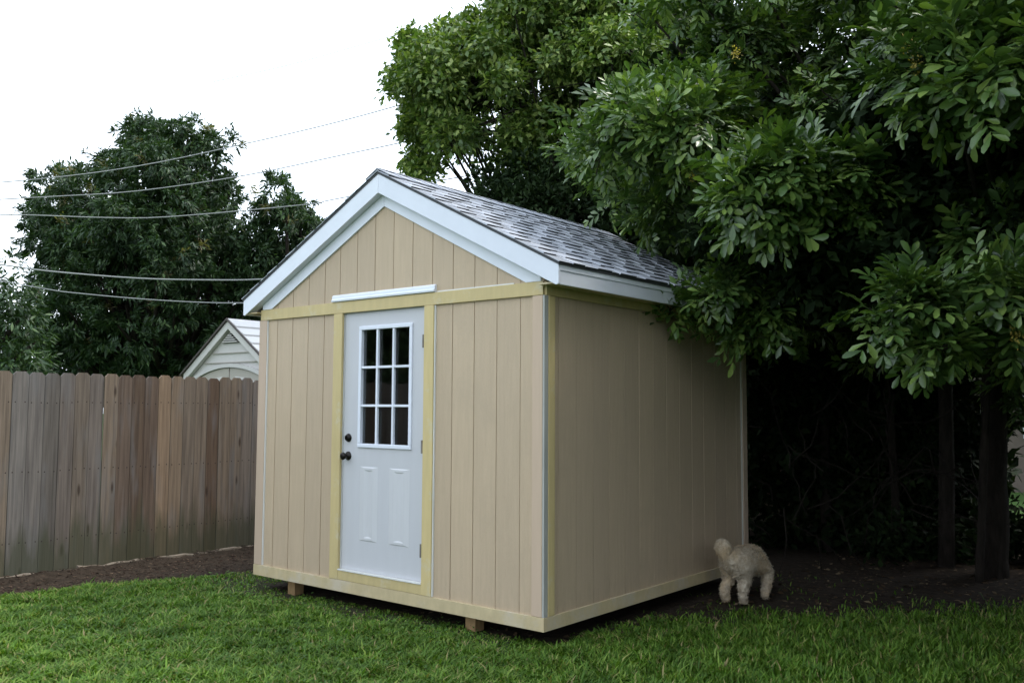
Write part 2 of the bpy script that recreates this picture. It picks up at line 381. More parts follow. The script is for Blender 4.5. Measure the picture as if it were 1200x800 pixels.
for a, b in zip(GR[:-1], GR[1:]):
    a += g; b -= g; yo = random.uniform(-.0008, .0008)
    if b < DX0 or a > DX1:
        part(gable_board(a, b, ZB+.04, yo, .010), 'siding_board', M['tan'])
    elif a < DX0 < b:
        part(MB().box(a, DX0-.032, yo, .010, ZB+.04, T-.02), 'siding_board', M['tan']); part(gable_board(a, b, T-.02, yo, .010), 'siding_board', M['tan'])
    elif a < DX1 < b:
        part(MB().box(DX1+.032, b, yo, .010, ZB+.04, T-.02), 'siding_board', M['tan']); part(gable_board(a, b, T-.02, yo, .010), 'siding_board', M['tan'])
    else: part(gable_board(a, b, T-.02, yo, .010), 'siding_board', M['tan'])
ya = 0
side_g = [.0]+[.155+.2032*k for k in range(14)]+[D]
for a, b in zip(side_g[:-1], side_g[1:]):
    part(B(W-.004, W+random.uniform(-.0008, .0008), a+.0025, b-.0025, ZB+.04, 2.37), 'siding_board', M['tan'])
    part(B(random.uniform(-.0008, .0008), .010, a+g, b-g, ZB+.04, 2.37), 'siding_board', M['tan'])
for a, b in zip(GR[:-1], GR[1:]): part(gable_board(a+g, b-g, ZB+.04, D-.010, D), 'siding_board', M['tan'])
# trim, front
part(B(-.002, W+.002, -TH, 0, T-BW, T), 'trim_board', M['yellow'], bevel=.002)
part(B(-TH, W+TH, -TH-.002, 0, ZB, ZB+.087), 'skirt_board', M['beige'], bevel=.002)
part(B(-TH+.001, .083, -TH+.001, 0, ZB+.089, T-BW-.002), 'corner_board', M['tan_trim'], bevel=.002)
part(B(.0835, .092, -TH+.006, 0, ZB+.089, T-BW-.002), 'caulk_strip', M['primer'])
part(B(W-.083, W-.001, -TH+.001, 0, ZB+.089, T-BW-.002), 'corner_board', M['tan_trim'], bevel=.002)
part(B(DX0-.104, DX0-.004, -TH-.003, 0, ZB+.089, T-BW-.002), 'door_casing', M['yellow'], bevel=.002)
part(B(DX1+.006, DX1+.100, -TH-.003, 0, ZB+.089, T-BW-.002), 'door_casing', M['yellow'], bevel=.002)
part(B(DX1+.101, DX1+.110, -TH+.006, 0, ZB+.089, T-BW-.002), 'caulk_strip', M['primer'])
part(B(DX0-.003, DX1+.005, -TH-.001, 0, ZB+.089, DZ0-.012), 'threshold_board', M['yellow'], bevel=.002)
part(B(DX0-.003, DX1+.005, -.026, .05, DZ0-.011, DZ0-.002), 'threshold', M['primer'])
cap = MB().prism([(-.019, 2.348), (-.030, 2.350), (-.033, 2.362), (-.022, 2.372), (-.022, 2.392), (-.012, 2.403), (0, 2.403), (0, 2.348)], .935, 2.06, 'x')
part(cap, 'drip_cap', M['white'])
part(B(2.07, W-.25, -.006, 0, T+.001, T+.010), 'caulk_strip', M['primer'])
# trim, sides and back
for s, xx in ((1, W), (-1, 0)):
    M['dull'] = M.get('dull') or paint('dull_grey_primer', (.40, .40, .37), .12, .7, (5, 5, 1), .3, .003, 25)
    def SB(y0, y1, z0, z1, t=TH): return B(xx, xx+t, y0, y1, z0, z1) if s > 0 else B(xx-t, xx, y0, y1, z0, z1)
    part(SB(.001, D, T-BW, T), 'trim_board', M['yellow'], bevel=.002)
    part(SB(.001, D+TH, ZB, ZB+.086), 'skirt_board', M['beige'], bevel=.002)
    part(SB(-TH+.003, .026, ZB+.088, T-BW-.002, TH-.004), 'corner_strip', M['dull'], bevel=.002)
    part(SB(.028, .095, ZB+.088, T-BW-.002), 'corner_board', M['yellow'], bevel=.002)
    part(SB(D-.085, D-.002, ZB+.088, T-BW-.002), 'corner_board', M['tan_trim'], bevel=.002)
    part(SB(D-.094, D-.087, ZB+.088, T-BW-.002, .012), 'caulk_strip', M['dull'])
part(B(0, W, D, D+TH, ZB, ZB+.087), 'skirt_board', M['beige'])
# gable frieze, rake fascia, soffits
def rake(x_out, v0, v1, y0, y1, endcut=None):
    s = 1 if x_out > CX else -1
    zt = lambda x: AZ-v0-SL*abs(x-CX); zb = lambda x: AZ-v1-SL*abs(x-CX)
    return MB().prism([(CX+s*.001, zt(CX)), (x_out, zt(x_out)), (x_out, zb(x_out)), (CX+s*.001, zb(CX))], y0, y1)
for s in (-1, 1):
    xo = CX+s*(CX+EX)
    for (ya, yb) in ((-OH, -OH+TH), (D+OH-TH, D+OH)):
        zt = AZ-.004; ze = EZ-.004
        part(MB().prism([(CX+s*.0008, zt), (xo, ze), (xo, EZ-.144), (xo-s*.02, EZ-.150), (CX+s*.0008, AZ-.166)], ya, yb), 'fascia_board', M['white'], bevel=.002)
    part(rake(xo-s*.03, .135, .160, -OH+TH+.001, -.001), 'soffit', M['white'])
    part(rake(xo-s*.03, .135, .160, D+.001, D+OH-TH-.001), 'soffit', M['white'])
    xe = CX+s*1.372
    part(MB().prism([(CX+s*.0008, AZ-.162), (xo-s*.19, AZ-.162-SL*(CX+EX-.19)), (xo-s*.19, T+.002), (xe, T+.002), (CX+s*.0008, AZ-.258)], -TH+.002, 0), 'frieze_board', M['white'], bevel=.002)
    # eave fascia: proud upper strip over the lower board
    if s > 0:
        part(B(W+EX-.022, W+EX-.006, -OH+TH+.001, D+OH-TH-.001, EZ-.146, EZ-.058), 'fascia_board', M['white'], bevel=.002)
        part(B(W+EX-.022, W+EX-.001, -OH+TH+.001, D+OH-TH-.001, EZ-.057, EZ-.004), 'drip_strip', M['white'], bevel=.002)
        part(B(W+.001, W+EX-.023, -OH+TH+.001, D+OH-TH-.001, EZ-.136, EZ-.126), 'soffit', M['beige'])
    else:
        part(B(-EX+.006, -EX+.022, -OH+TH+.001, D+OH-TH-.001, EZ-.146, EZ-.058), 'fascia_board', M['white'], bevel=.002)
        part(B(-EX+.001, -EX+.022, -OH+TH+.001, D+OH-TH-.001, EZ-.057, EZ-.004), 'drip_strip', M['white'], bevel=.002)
        part(B(-EX+.023, -.001, -OH+TH+.001, D+OH-TH-.001, EZ-.136, EZ-.126), 'soffit', M['beige'])
roof = MB()
for s in (-1, 1):
    xo = CX+s*(CX+EX+.004)
    roof.prism([(CX, AZ-.003), (xo, AZ-.003-SL*(CX+EX+.004)), (xo, AZ-.022-SL*(CX+EX+.004)), (CX, AZ-.022)], -OH-.004, D+OH+.004)
roof_o = part(roof, 'roof', M['shingle_edge'])
# shingles: unit mesh, x along the eave (world y), local y down the slope
def shingle_mesh(h, mat, nm):
    b = MB(); b.add([(0, 0, 0), (1, 0, 0), (1, 1, 0), (0, 1, 0), (0, 0, h*.2), (1, 0, h*.2), (.97, 1, h), (.03, 1, h)],
                    [(0, 1, 2, 3), (4, 7, 6, 5), (0, 4, 5, 1), (1, 5, 6, 2), (2, 6, 7, 3), (3, 7, 4, 0)])
    me = b.mesh(nm, mat); me.materials.append(M['shingle_edge']); me.polygons[4].material_index = 1; return me
SH = [shingle_mesh(.012, M['shingle'], 'shingle'), shingle_mesh(.006, M['shingle_low'], 'shingle')]
slope_len = math.hypot(CX+EX, AZ-EZ)+.012; ang = math.atan(SL); ncourse = 14; exp_ = slope_len/ncourse
shroot = Vector(shed.location)
def slope_matrix(s):
    dn = Vector((s*math.cos(ang), 0, -math.sin(ang))); nrm = Vector((s*math.sin(ang), 0, math.cos(ang))); al = Vector((0, 1, 0))
    mm = Matrix.Identity(4)
    for i in range(3): mm[i][0] = al[i]; mm[i][1] = dn[i]; mm[i][2] = nrm[i]; mm[i][3] = (CX, 0, AZ-.003)[i]
    return mm
left = MB()
for s in (1, -1):
    SM = slope_matrix(s)
    for r in range(ncourse):
        y = -OH-.014; k = r % 2; endy = D+OH+.014
        while y < endy-.01:
            wd = random.choice([.14, .18, .22, .27, .33]) if k % 2 == 0 else random.choice([.09, .12, .15])
            if y+wd > endy-.05: wd = endy-y
            L = exp_+.03; t0 = r*exp_-.03+random.uniform(-.003, .003)
            if s > 0:
                o = link('shingle', SH[k % 2], roof_o)
                o.matrix_local = SM@Matrix.Translation((y+.001, t0, .0015+.0004*(r % 3)))@Matrix.Diagonal((wd-.002, L, 1, 1))
            else:
                h = (.012, .006)[k % 2]
                q = [(y+.001, t0, .001), (y+wd-.001, t0, .001), (y+wd-.001, t0+L, .001), (y+.001, t0+L, .001), (y+.001, t0, .001+h*.35), (y+wd-.001, t0, .001+h*.35), (y+wd-.001, t0+L, .001+h), (y+.001, t0+L, .001+h)]
                left.add([SM@Vector(p) for p in q], [(0, 1, 2, 3), (4, 7, 6, 5), (0, 4, 5, 1), (1, 5, 6, 2), (2, 6, 7, 3), (3, 7, 4, 0)])
            y += wd; k += 1
left.build('shingles', M['shingle'], roof_o, kind='stuff')
yy = -OH-.015
capm = MB()
for s in (-1, 1):
    dn = Vector((s*math.cos(ang), 0, -math.sin(ang))); nr = Vector((s*math.sin(ang), 0, math.cos(ang)))
    p = [Vector((0, 0, 0)), dn*.14]
    vs = []
    for yv, h in ((0, .016), (.19, .006)):
        vs += [Vector((0, yv, h+.004)), dn*.14+Vector((0, yv, 0))+nr*(h), Vector((0, yv, h-.004)), dn*.14+Vector((0, yv, 0))+nr*(h-.006)]
    capm.add(vs, [(0, 1, 5, 4), (2, 6, 7, 3), (0, 2, 3, 1), (4, 5, 7, 6), (1, 3, 7, 5)])
cap_me = capm.mesh('ridge_cap', M['shingle'])
while yy < D+OH-.03:
    o = link('ridge_cap', cap_me, roof_o); o.location = (CX, yy, AZ+.004); yy += .145
# feet
for px_, py_ in ((.40, .10), (2.36, .10), (.62, 1.5), (2.36, 1.5), (.62, 2.7), (2.36, 2.7), (1.5, .32), (1.5, 2.7)):
    if px_ == 1.5 and py_ < 1: continue
    part(B(px_-.045, px_+.045, py_-.045, py_+.045, -.06, ZB-.001), 'foot_block', M['post'])

# ------------------------------------------------------------------ door
YD = .012                                             # face of the door slab
WX0, WX1, WZ0, WZ1 = 1.262, 1.790, 1.245, 2.118        # glazed opening
dm = MB()
for a in ((DX0, WX0, DZ0, DZ1), (WX1, DX1-.003, DZ0, DZ1), (WX0, WX1, WZ1, DZ1), (WX0, WX1, DZ0, WZ0)):
    dm.box(a[0], a[1], YD, YD+.044, a[2], a[3])
door = part(dm, 'door', M['door'])
jm = MB(); jm.box(DX0-.030, DX0-.003, .004, .10, DZ0, DZ1+.003); jm.box(DX1, DX1+.030, .004, .10, DZ0, DZ1+.003); jm.box(DX0-.03, DX1+.03, .004, .10, DZ1+.0035, DZ1+.03)
part(jm, 'door_jamb', M['primer'])
fr = MB(); fo = .026
for x0, x1, z0, z1 in ((WX0-fo, WX1+fo, WZ1-.004, WZ1+fo), (WX0-fo, WX1+fo, WZ0-fo, WZ0+.004), (WX0-fo, WX0+.004, WZ0+.004, WZ1-.004), (WX1-.004, WX1+fo, WZ0+.004, WZ1-.004)):
    fr.box(x0, x1, YD-.013, YD+.02, z0, z1)
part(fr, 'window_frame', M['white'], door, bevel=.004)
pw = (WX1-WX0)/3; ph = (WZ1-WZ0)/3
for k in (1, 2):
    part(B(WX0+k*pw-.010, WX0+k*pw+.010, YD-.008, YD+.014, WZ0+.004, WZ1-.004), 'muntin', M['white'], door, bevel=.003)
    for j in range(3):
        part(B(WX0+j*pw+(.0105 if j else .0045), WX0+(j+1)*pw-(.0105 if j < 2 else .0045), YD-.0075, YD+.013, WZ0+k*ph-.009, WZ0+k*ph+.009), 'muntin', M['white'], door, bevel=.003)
for i in range(3):
    for j in range(3):
        o = part(B(WX0+i*pw+.003, WX0+(i+1)*pw-.003, YD+.015, YD+.019, WZ0+j*ph+.003, WZ0+(j+1)*ph-.003), 'pane', M['glass'], door)
def panel(x0, x1, z0, z1):
    b = MB()
    def ring(e, h, y): return [(x0+h, y, z0+e), (x1-h, y, z0+e), (x1-h, y, z1-e), (x0+h, y, z1-e)]
    rs = [ring(0, 0, YD-.0003), ring(.008, .045, YD-.0058), ring(.024, .052, YD-.0062), ring(.034, .085, YD-.0012), ring(.05, .09, YD-.001)]
    vs = sum(rs, []); fs = []
    for r in range(4):
        for k in range(4): fs.append((r*4+k, r*4+(k+1) % 4, r*4+4+(k+1) % 4, r*4+4+k))
    fs.append((16, 17, 18, 19)); return b.add(vs, fs)
part(panel(1.262, 1.462, .52, 1.075), 'raised_panel', M['door'], door)
part(panel(1.585, 1.800, .52, 1.075), 'raised_panel', M['door'], door)
db = MB().lathe((1.125, YD, 1.288), (0, -1, 0), [(0, .033), (.006, .033), (.012, .028), (.02, .024), (.026, .018)], 20); db.box(1.121, 1.129, YD-.036, YD-.024, 1.275, 1.301)
part(db, 'deadbolt', M['bronze'], door, smooth=False)
kb = MB().lathe((1.125, YD, 1.150), (0, -1, 0), [(0, .034), (.006, .034), (.011, .024), (.018, .013), (.032, .012), (.040, .022), (.052, .029), (.064, .027), (.070, .015)], 24)
part(kb, 'door_knob', M['bronze'], door, smooth=True)
for zc in (2.0, 1.245, .515):
    h = MB().tube([(DX1-.003, YD-.030, zc-.047), (DX1-.003, YD-.030, zc+.047)], .0085, 8); h.box(DX1-.012, DX1-.001, YD-.028, YD-.001, zc-.04, zc+.04)
    part(h, 'hinge', M['steel'], door)

# ------------------------------------------------------------------ picket fences
def picket_mesh(w=.138, h=1.94, t=.016):
    b = MB(); e = .03
    return b.prism([(-w/2, 0), (w/2, 0), (w/2, h-e), (w/2-e, h), (-w/2+e, h), (-w/2, h-e)], -t/2, t/2).mesh('picket', M['fence'])
PK = [picket_mesh(w) for w in (.1365, .1355, .1345)]
def fence(label, x0, y0, x1, y1, zb=-.115, rails=1):
    root = thing('picket_fence', label, 'fence', (x0, y0, 0), None)
    L = math.hypot(x1-x0, y1-y0); a = math.atan2(y1-y0, x1-x0); root.rotation_euler = (0, 0, a); n = int(L/.14)
    for k in range(n):
        o = link('picket', random.choice(PK), root); o.location = ((k+.5)*.14+random.uniform(-.001, .001), random.uniform(-.004, .004), zb+random.uniform(-.012, .012))
        o.rotation_euler = (random.uniform(-.002, .002), random.uniform(-.0012, .0012), random.uniform(-.03, .03))
    for z in (.3, .95, 1.55):
        MB().box(0, n*.14, .009*rails, .047*rails, z-.045, z+.045).build('rail', M['fence'], root)
    k = 0.0
    while k < n*.14:
        MB().box(k, k+.089, .048*rails, .137*rails, -.1, 1.75).build('post', M['fence'], root); k += 2.4
    return root
fence('long weathered dog-eared wooden picket fence running along the left side of the yard', -2.02, -7.91, -2.03, 6.1)
fence('dark wooden picket fence across the back of the yard, in deep shade behind the trees', -1.9, 6.25, 4.0, 6.25)

# ------------------------------------------------------------------ foliage machinery
def in_poly(px, py, poly):
    c = np.zeros(len(px), bool); n = len(poly)
    for i in range(n):
        x0, y0 = poly[i]; x1, y1 = poly[(i+1) % n]
        if y0 == y1: continue
        t = ((y0 > py) != (y1 > py)) & (px < (x1-x0)*(py-y0)/(y1-y0)+x0); c ^= t
    return c
def edge_dist(px, py, poly):
    d = np.full(len(px), 1e9); n = len(poly)
    for i in range(n):
        a = np.array(poly[i], float); b = np.array(poly[(i+1) % n], float); ab = b-a
        t = np.clip(((px-a[0])*ab[0]+(py-a[1])*ab[1])/(ab@ab), 0, 1)
        d = np.minimum(d, np.hypot(px-a[0]-t*ab[0], py-a[1]-t*ab[1]))
    return d
def lobes(poly, d0, dh, n, r, rng, inset=.75, half=None, dfun=None):
    P = np.array(poly, float); lo, hi = P.min(0), P.max(0); C = []; R = []
    half = half or min(hi-lo)/2
    while len(C) < n:
        u = rng.uniform(lo[0], hi[0], 400); v = rng.uniform(lo[1], hi[1], 400)
        ok = in_poly(u, v, poly); u, v = u[ok], v[ok]
        if len(u) == 0: continue
        e = edge_dist(u, v, poly)
        for a, b, ed in zip(u, v, e):
            rr = r*rng.uniform(.65, 1.25); dd = dfun(a, b) if dfun else d0
            if ed < inset*rr*FPX/dd: continue
            g = math.sqrt(max(0, 1-(1-min(1, ed/half))**2)); d = dd+dh*g*rng.uniform(-1, 1)
            C.append(at(a, b, d)); R.append(rr)
            if len(C) >= n: break
    return np.array(C), np.array(R)
def lobe_nodes(C, R, per, rng, flat=.8, down=-.45):
    """twig tips on the shell of each lobe: positions and outward normals"""
    P = []; N = []; K = []
    for k, (c, r) in enumerate(zip(C, R)):
        n = norm(rng.normal(size=(per*2, 3))); n = n[(n[:, 2] > down) | (rng.random(len(n)) < .25)][:per]
        s = rng.uniform(.72, 1.05, (len(n), 1)); sp = np.array([1, 1, flat])
        P.append(c+n*s*r*sp); N.append(n); K += [k]*len(n)
    return np.concatenate(P), np.concatenate(N), np.array(K)
def frames(X, Zhint):
    X = norm(X); Y = norm(np.cross(Zhint, X)); Z = np.cross(X, Y); return np.stack([X, Y, Z], -1)   # columns
BIG = (np.array([(0, 0, 0), (.30, .11, .035), (.30, 0, .0), (.30, -.11, .035), (.68, .20, .04), (.68, 0, -.025), (.68, -.20, .04), (.93, .11, -.03), (1, 0, -.10), (.93, -.11, -.03)], float),
       [(0, 2, 1), (0, 3, 2), (1, 2, 5, 4), (2, 3, 6, 5), (4, 5, 8, 7), (5, 6, 9, 8)])
BIG_T = np.array([(0, 2, 1), (0, 3, 2), (1, 2, 5), (1, 5, 4), (2, 3, 6), (2, 6, 5), (4, 5, 8), (4, 8, 7), (5, 6, 9), (5, 9, 8)])
OVAL = np.array([(0, 0, 0), (.5, .24, .03), (.45, 0, 0), (.5, -.24, .03), (1, 0, -.06)], float); OVAL_T = np.array([(0, 2, 1), (0, 3, 2), (1, 2, 4), (2, 3, 4)])
DIA = np.array([(0, 0, 0), (.5, .25, .05), (1, 0, -.06), (.5, -.25, .05)], float); DIA_T = np.array([(0, 2, 1), (0, 3, 2)])
DIAL = DIA*np.array([1, .56, .8])
OBO = np.array([(0, 0, 0), (.62, .21, .04), (.5, 0, -.02), (.62, -.21, .04), (1, 0, -.09)], float)
LANCE = np.array([(0, 0, 0), (.45, .13, .02), (.45, 0, 0), (.45, -.13, .02), (1, 0, -.12)], float)
def leaves_mesh(name, T, FT, P, Rm, S, mat, smooth=False):
    V = np.einsum('nij,kj->nki', Rm, T)*S[:, None, None]+P[:, None, :]
    n, k = V.shape[:2]; F = (FT[None]+(np.arange(n)*k)[:, None, None]).reshape(-1, FT.shape[1])
    return np_mesh(name, V.reshape(-1, 3), F, mat, smooth)
def whorls(P, N, per, size, rng, spread=.9, droop=.4, jit=.03, up=.5):
    """per leaves round each node -> positions, frames, sizes"""
    n = len(P); Pn = np.repeat(P, per, 0)+rng.normal(0, jit, (n*per, 3)); Nn = np.repeat(N, per, 0)
    d = Nn+rng.normal(0, spread, (n*per, 3)); d[:, 2] -= droop; d = norm(d)
    zh = np.array([0, 0, 1.])*up+Nn*.4+rng.normal(0, .35, d.shape)
    return Pn, frames(d, zh), size*rng.uniform(.7, 1.2, n*per)
def branches(root, C, base, name, rad, P=None, K=None, twig=.008, nt_=2, rng=RNG, fork=.5):
    """limbs from a fork point to the lobes, twigs from lobe centres to tips"""
    b = MB(); base = Vector(base); n = len(C)
    for c in C:
        c = Vector(c); mid = base.lerp(c, .5)+Vector(rng.normal(0, .12, 3))+Vector((0, 0, -.1*(c-base).length))
        b.tube([base, base.lerp(mid, .6)+Vector(rng.normal(0, .05, 3)), mid, mid.lerp(c, .6), c], [rad, rad*.75, rad*.55, rad*.4, rad*.18], 5, False)
    if P is not None:
        for k in range(n):
            q = np.where(K == k)[0]
            for j in q[:nt_]:
                c = Vector(C[k]); p = Vector(P[j]); b.tube([c, c.lerp(p, .5)+Vector(rng.normal(0, .04, 3)), p], [twig*1.6, twig*1.2, twig*.5], 4, False)
    return part(b, name, M['bark'], root=root, smooth=True)
def trunk(root, pts, rads, name='trunk', n=12):
    P = [Vector(p) for p in pts]; out_ = []; rr = []
    for i in range(len(P)-1):
        for k in range(4):
            t = k/4; out_.append(P[i].lerp(P[i+1], t)+Vector((random.gauss(0, .25), random.gauss(0, .25), 0))*rads[i]*.25); rr.append((rads[i]*(1-t)+rads[i+1]*t)*random.uniform(.93, 1.07))
    out_.append(P[-1]); rr.append(rads[-1])
    return part(MB().tube(out_, rr, n), name, M['bark'], root=root, smooth=True)
def world_part(name, me, root, **k):
    o = link(name, me, root, **k); o.location = -Vector(root.location); return o

# ------------------------------------------------------------------ mango-like tree beyond the left fence
rg = np.random.default_rng(5)
MANGO = [(30, 300), (24, 270), (27, 245), (42, 236), (42, 212), (58, 194), (84, 178), (116, 174), (131, 166), (138, 145), (162, 137), (200, 136), (240, 147), (263, 154), (277, 172), (288, 200), (293, 232), (296, 262), (300, 300), (330, 330), (400, 340), (400, 470), (-10, 470), (10, 390), (32, 350), (38, 320)]
def mango_tree(poly, d, n, label, base_uv, seed, dh=2.6, lobe_r=.46, per=16, leafn=26, flush=.07):
    rg = np.random.default_rng(seed)
    base = at(*base_uv, d); base[2] = 0
    root = thing('broadleaf_tree', label, 'tree', tuple(base), None)
    C, R = lobes(poly, d, dh, n, lobe_r, rg, .62)
    P, N, K = lobe_nodes(C, R, per, rg, .85)
    Pn, Rm, S = whorls(P, N, leafn, .135, rg, .6, .7, .04)
    fl = np.repeat((rg.random(len(P)) < flush) & (N[:, 2] > .3), leafn)
    world_part('crown', leaves_mesh('crown', DIAL, DIA_T, Pn[~fl], Rm[~fl], S[~fl], M['leaf_mango']), root)
    if fl.any(): world_part('new_leaves', leaves_mesh('new_leaves', DIAL, DIA_T, Pn[fl], Rm[fl], S[fl]*.9, M['leaf_flush']), root)
    fk = Vector(base)+Vector((0, 0, 1.9))
    trunk(root, [Vector(base)-Vector((0, 0, .1)), Vector(base)+Vector((.05, 0, 1)), fk], [.30, .22, .2])
    branches(root, C[::3], fk, 'limb', .09, rng=rg)
    return root
mango = mango_tree(MANGO, 17.5, 400, 'large round dark green tree beyond the picket fence, left of the shed', (180, 474), 5)
mango_tree([(284, 262), (303, 226), (318, 204), (336, 207), (352, 218), (366, 240), (380, 262), (404, 330), (404, 470), (280, 470), (282, 330)], 17.0, 120, 'smaller round dark tree between the big round tree and the shed gable', (345, 474), 6, 1.2, .32, 15, 26)
dark = mango_tree([(-80, 300), (-40, 290), (5, 300), (28, 318), (40, 350), (55, 380), (60, 470), (-90, 470)], 13.5, 46, 'low dark tree at the left edge, beside the big round tree', (-20, 474), 9, 1.0, .4, 16, 10, 0)

# ------------------------------------------------------------------ light green tree behind the shed roof
def ficus_tree():
    rg = np.random.default_rng(3); d = 13.0
    base = at(690, 474, 13); base[2] = 0
    root = thing('broadleaf_tree', 'airy yellow-green tree reaching left into the sky behind the shed roof', 'tree', tuple(base))
    A = [(452, 100), (478, 78), (486, 45), (530, 36), (556, 12), (600, -30), (700, -90), (830, -80), (830, 130), (800, 260), (700, 262), (640, 240), (600, 205), (560, 200), (545, 180), (500, 205), (478, 196), (492, 172), (468, 150), (486, 128), (456, 112)]
    C, R = lobes(A, d, 1.7, 215, .34, rg, .5, 120)
    C2, R2 = lobes([(446, 102), (470, 70), (482, 36), (530, 26), (560, 4), (600, -20), (620, 60), (560, 110), (520, 190), (500, 212), (474, 204), (486, 172), (460, 152), (478, 128), (448, 116)], d, .7, 46, .17, rg, .35, 60)
    C = np.concatenate([C, C2]); R = np.concatenate([R, R2])
    P, N, K = lobe_nodes(C, R, 28, rg, .7, -.3)
    Pn, Rm, S = whorls(P, N, 16, .105, rg, .8, .55, .07)
    world_part('crown', leaves_mesh('crown', DIA, DIA_T, Pn, Rm, S, M['leaf_ficus']), root)
    fk = Vector(base)+Vector((0, 0, 2.6)); trunk(root, [Vector(base)-Vector((0, 0, .1)), Vector(base)+Vector((.1, 0, 1.2)), fk], [.26, .2, .17])
    branches(root, C[::5], fk, 'limb', .04, P, K, .008, 2, rg)
    # sprig of branches in the gap over the roof
    return root
ficus_tree()
def bush(label, poly, d, dh, n, r, mat, leaf, per, lf, seed, name='shrub', base_uv=None, stems=5):
    rg = np.random.default_rng(seed); C, R = lobes(poly, d, dh, n, r, rg, .5)
    c = C.mean(0); root = thing(name, label, 'shrub' if name == 'shrub' else 'tree', (c[0], c[1], 0))
    P, N, K = lobe_nodes(C, R, per, rg, .85); Pn, Rm, S = whorls(P, N, lf, leaf, rg, .8, .3, .05)
    world_part('crown', leaves_mesh('crown', DIA, DIA_T, Pn, Rm, S, mat), root)
    b = MB()
    for k in range(stems):
        p0 = Vector((c[0]+rg.normal(0, .15), c[1]+rg.normal(0, .15), -.05)); p1 = Vector(C[rg.integers(len(C))])
        b.tube([p0, p0.lerp(p1, .4)+Vector(rg.normal(0, .12, 3)), p1], [.04, .028, .012], 6, False)
    part(b, 'stems', M['bark'], root=root, smooth=True); return root
bush('dark bushy tree just above the shed ridge, in front of the light green tree', [(530, 228), (552, 214), (566, 200), (590, 184), (640, 184), (700, 225), (860, 240), (860, 420), (560, 420)], 11.6, .9, 130, .34, M['leaf_dark'], .10, 22, 13, 21, 'broadleaf_tree')
bush('tall tree rising behind the glossy one', [(600, -60), (720, -160), (1400, -200), (1400, 330), (760, 330), (700, 200), (660, 60)], 15.5, 2.0, 170, .75, M['leaf_mango'], .19, 18, 12, 22, 'broadleaf_tree', stems=6)

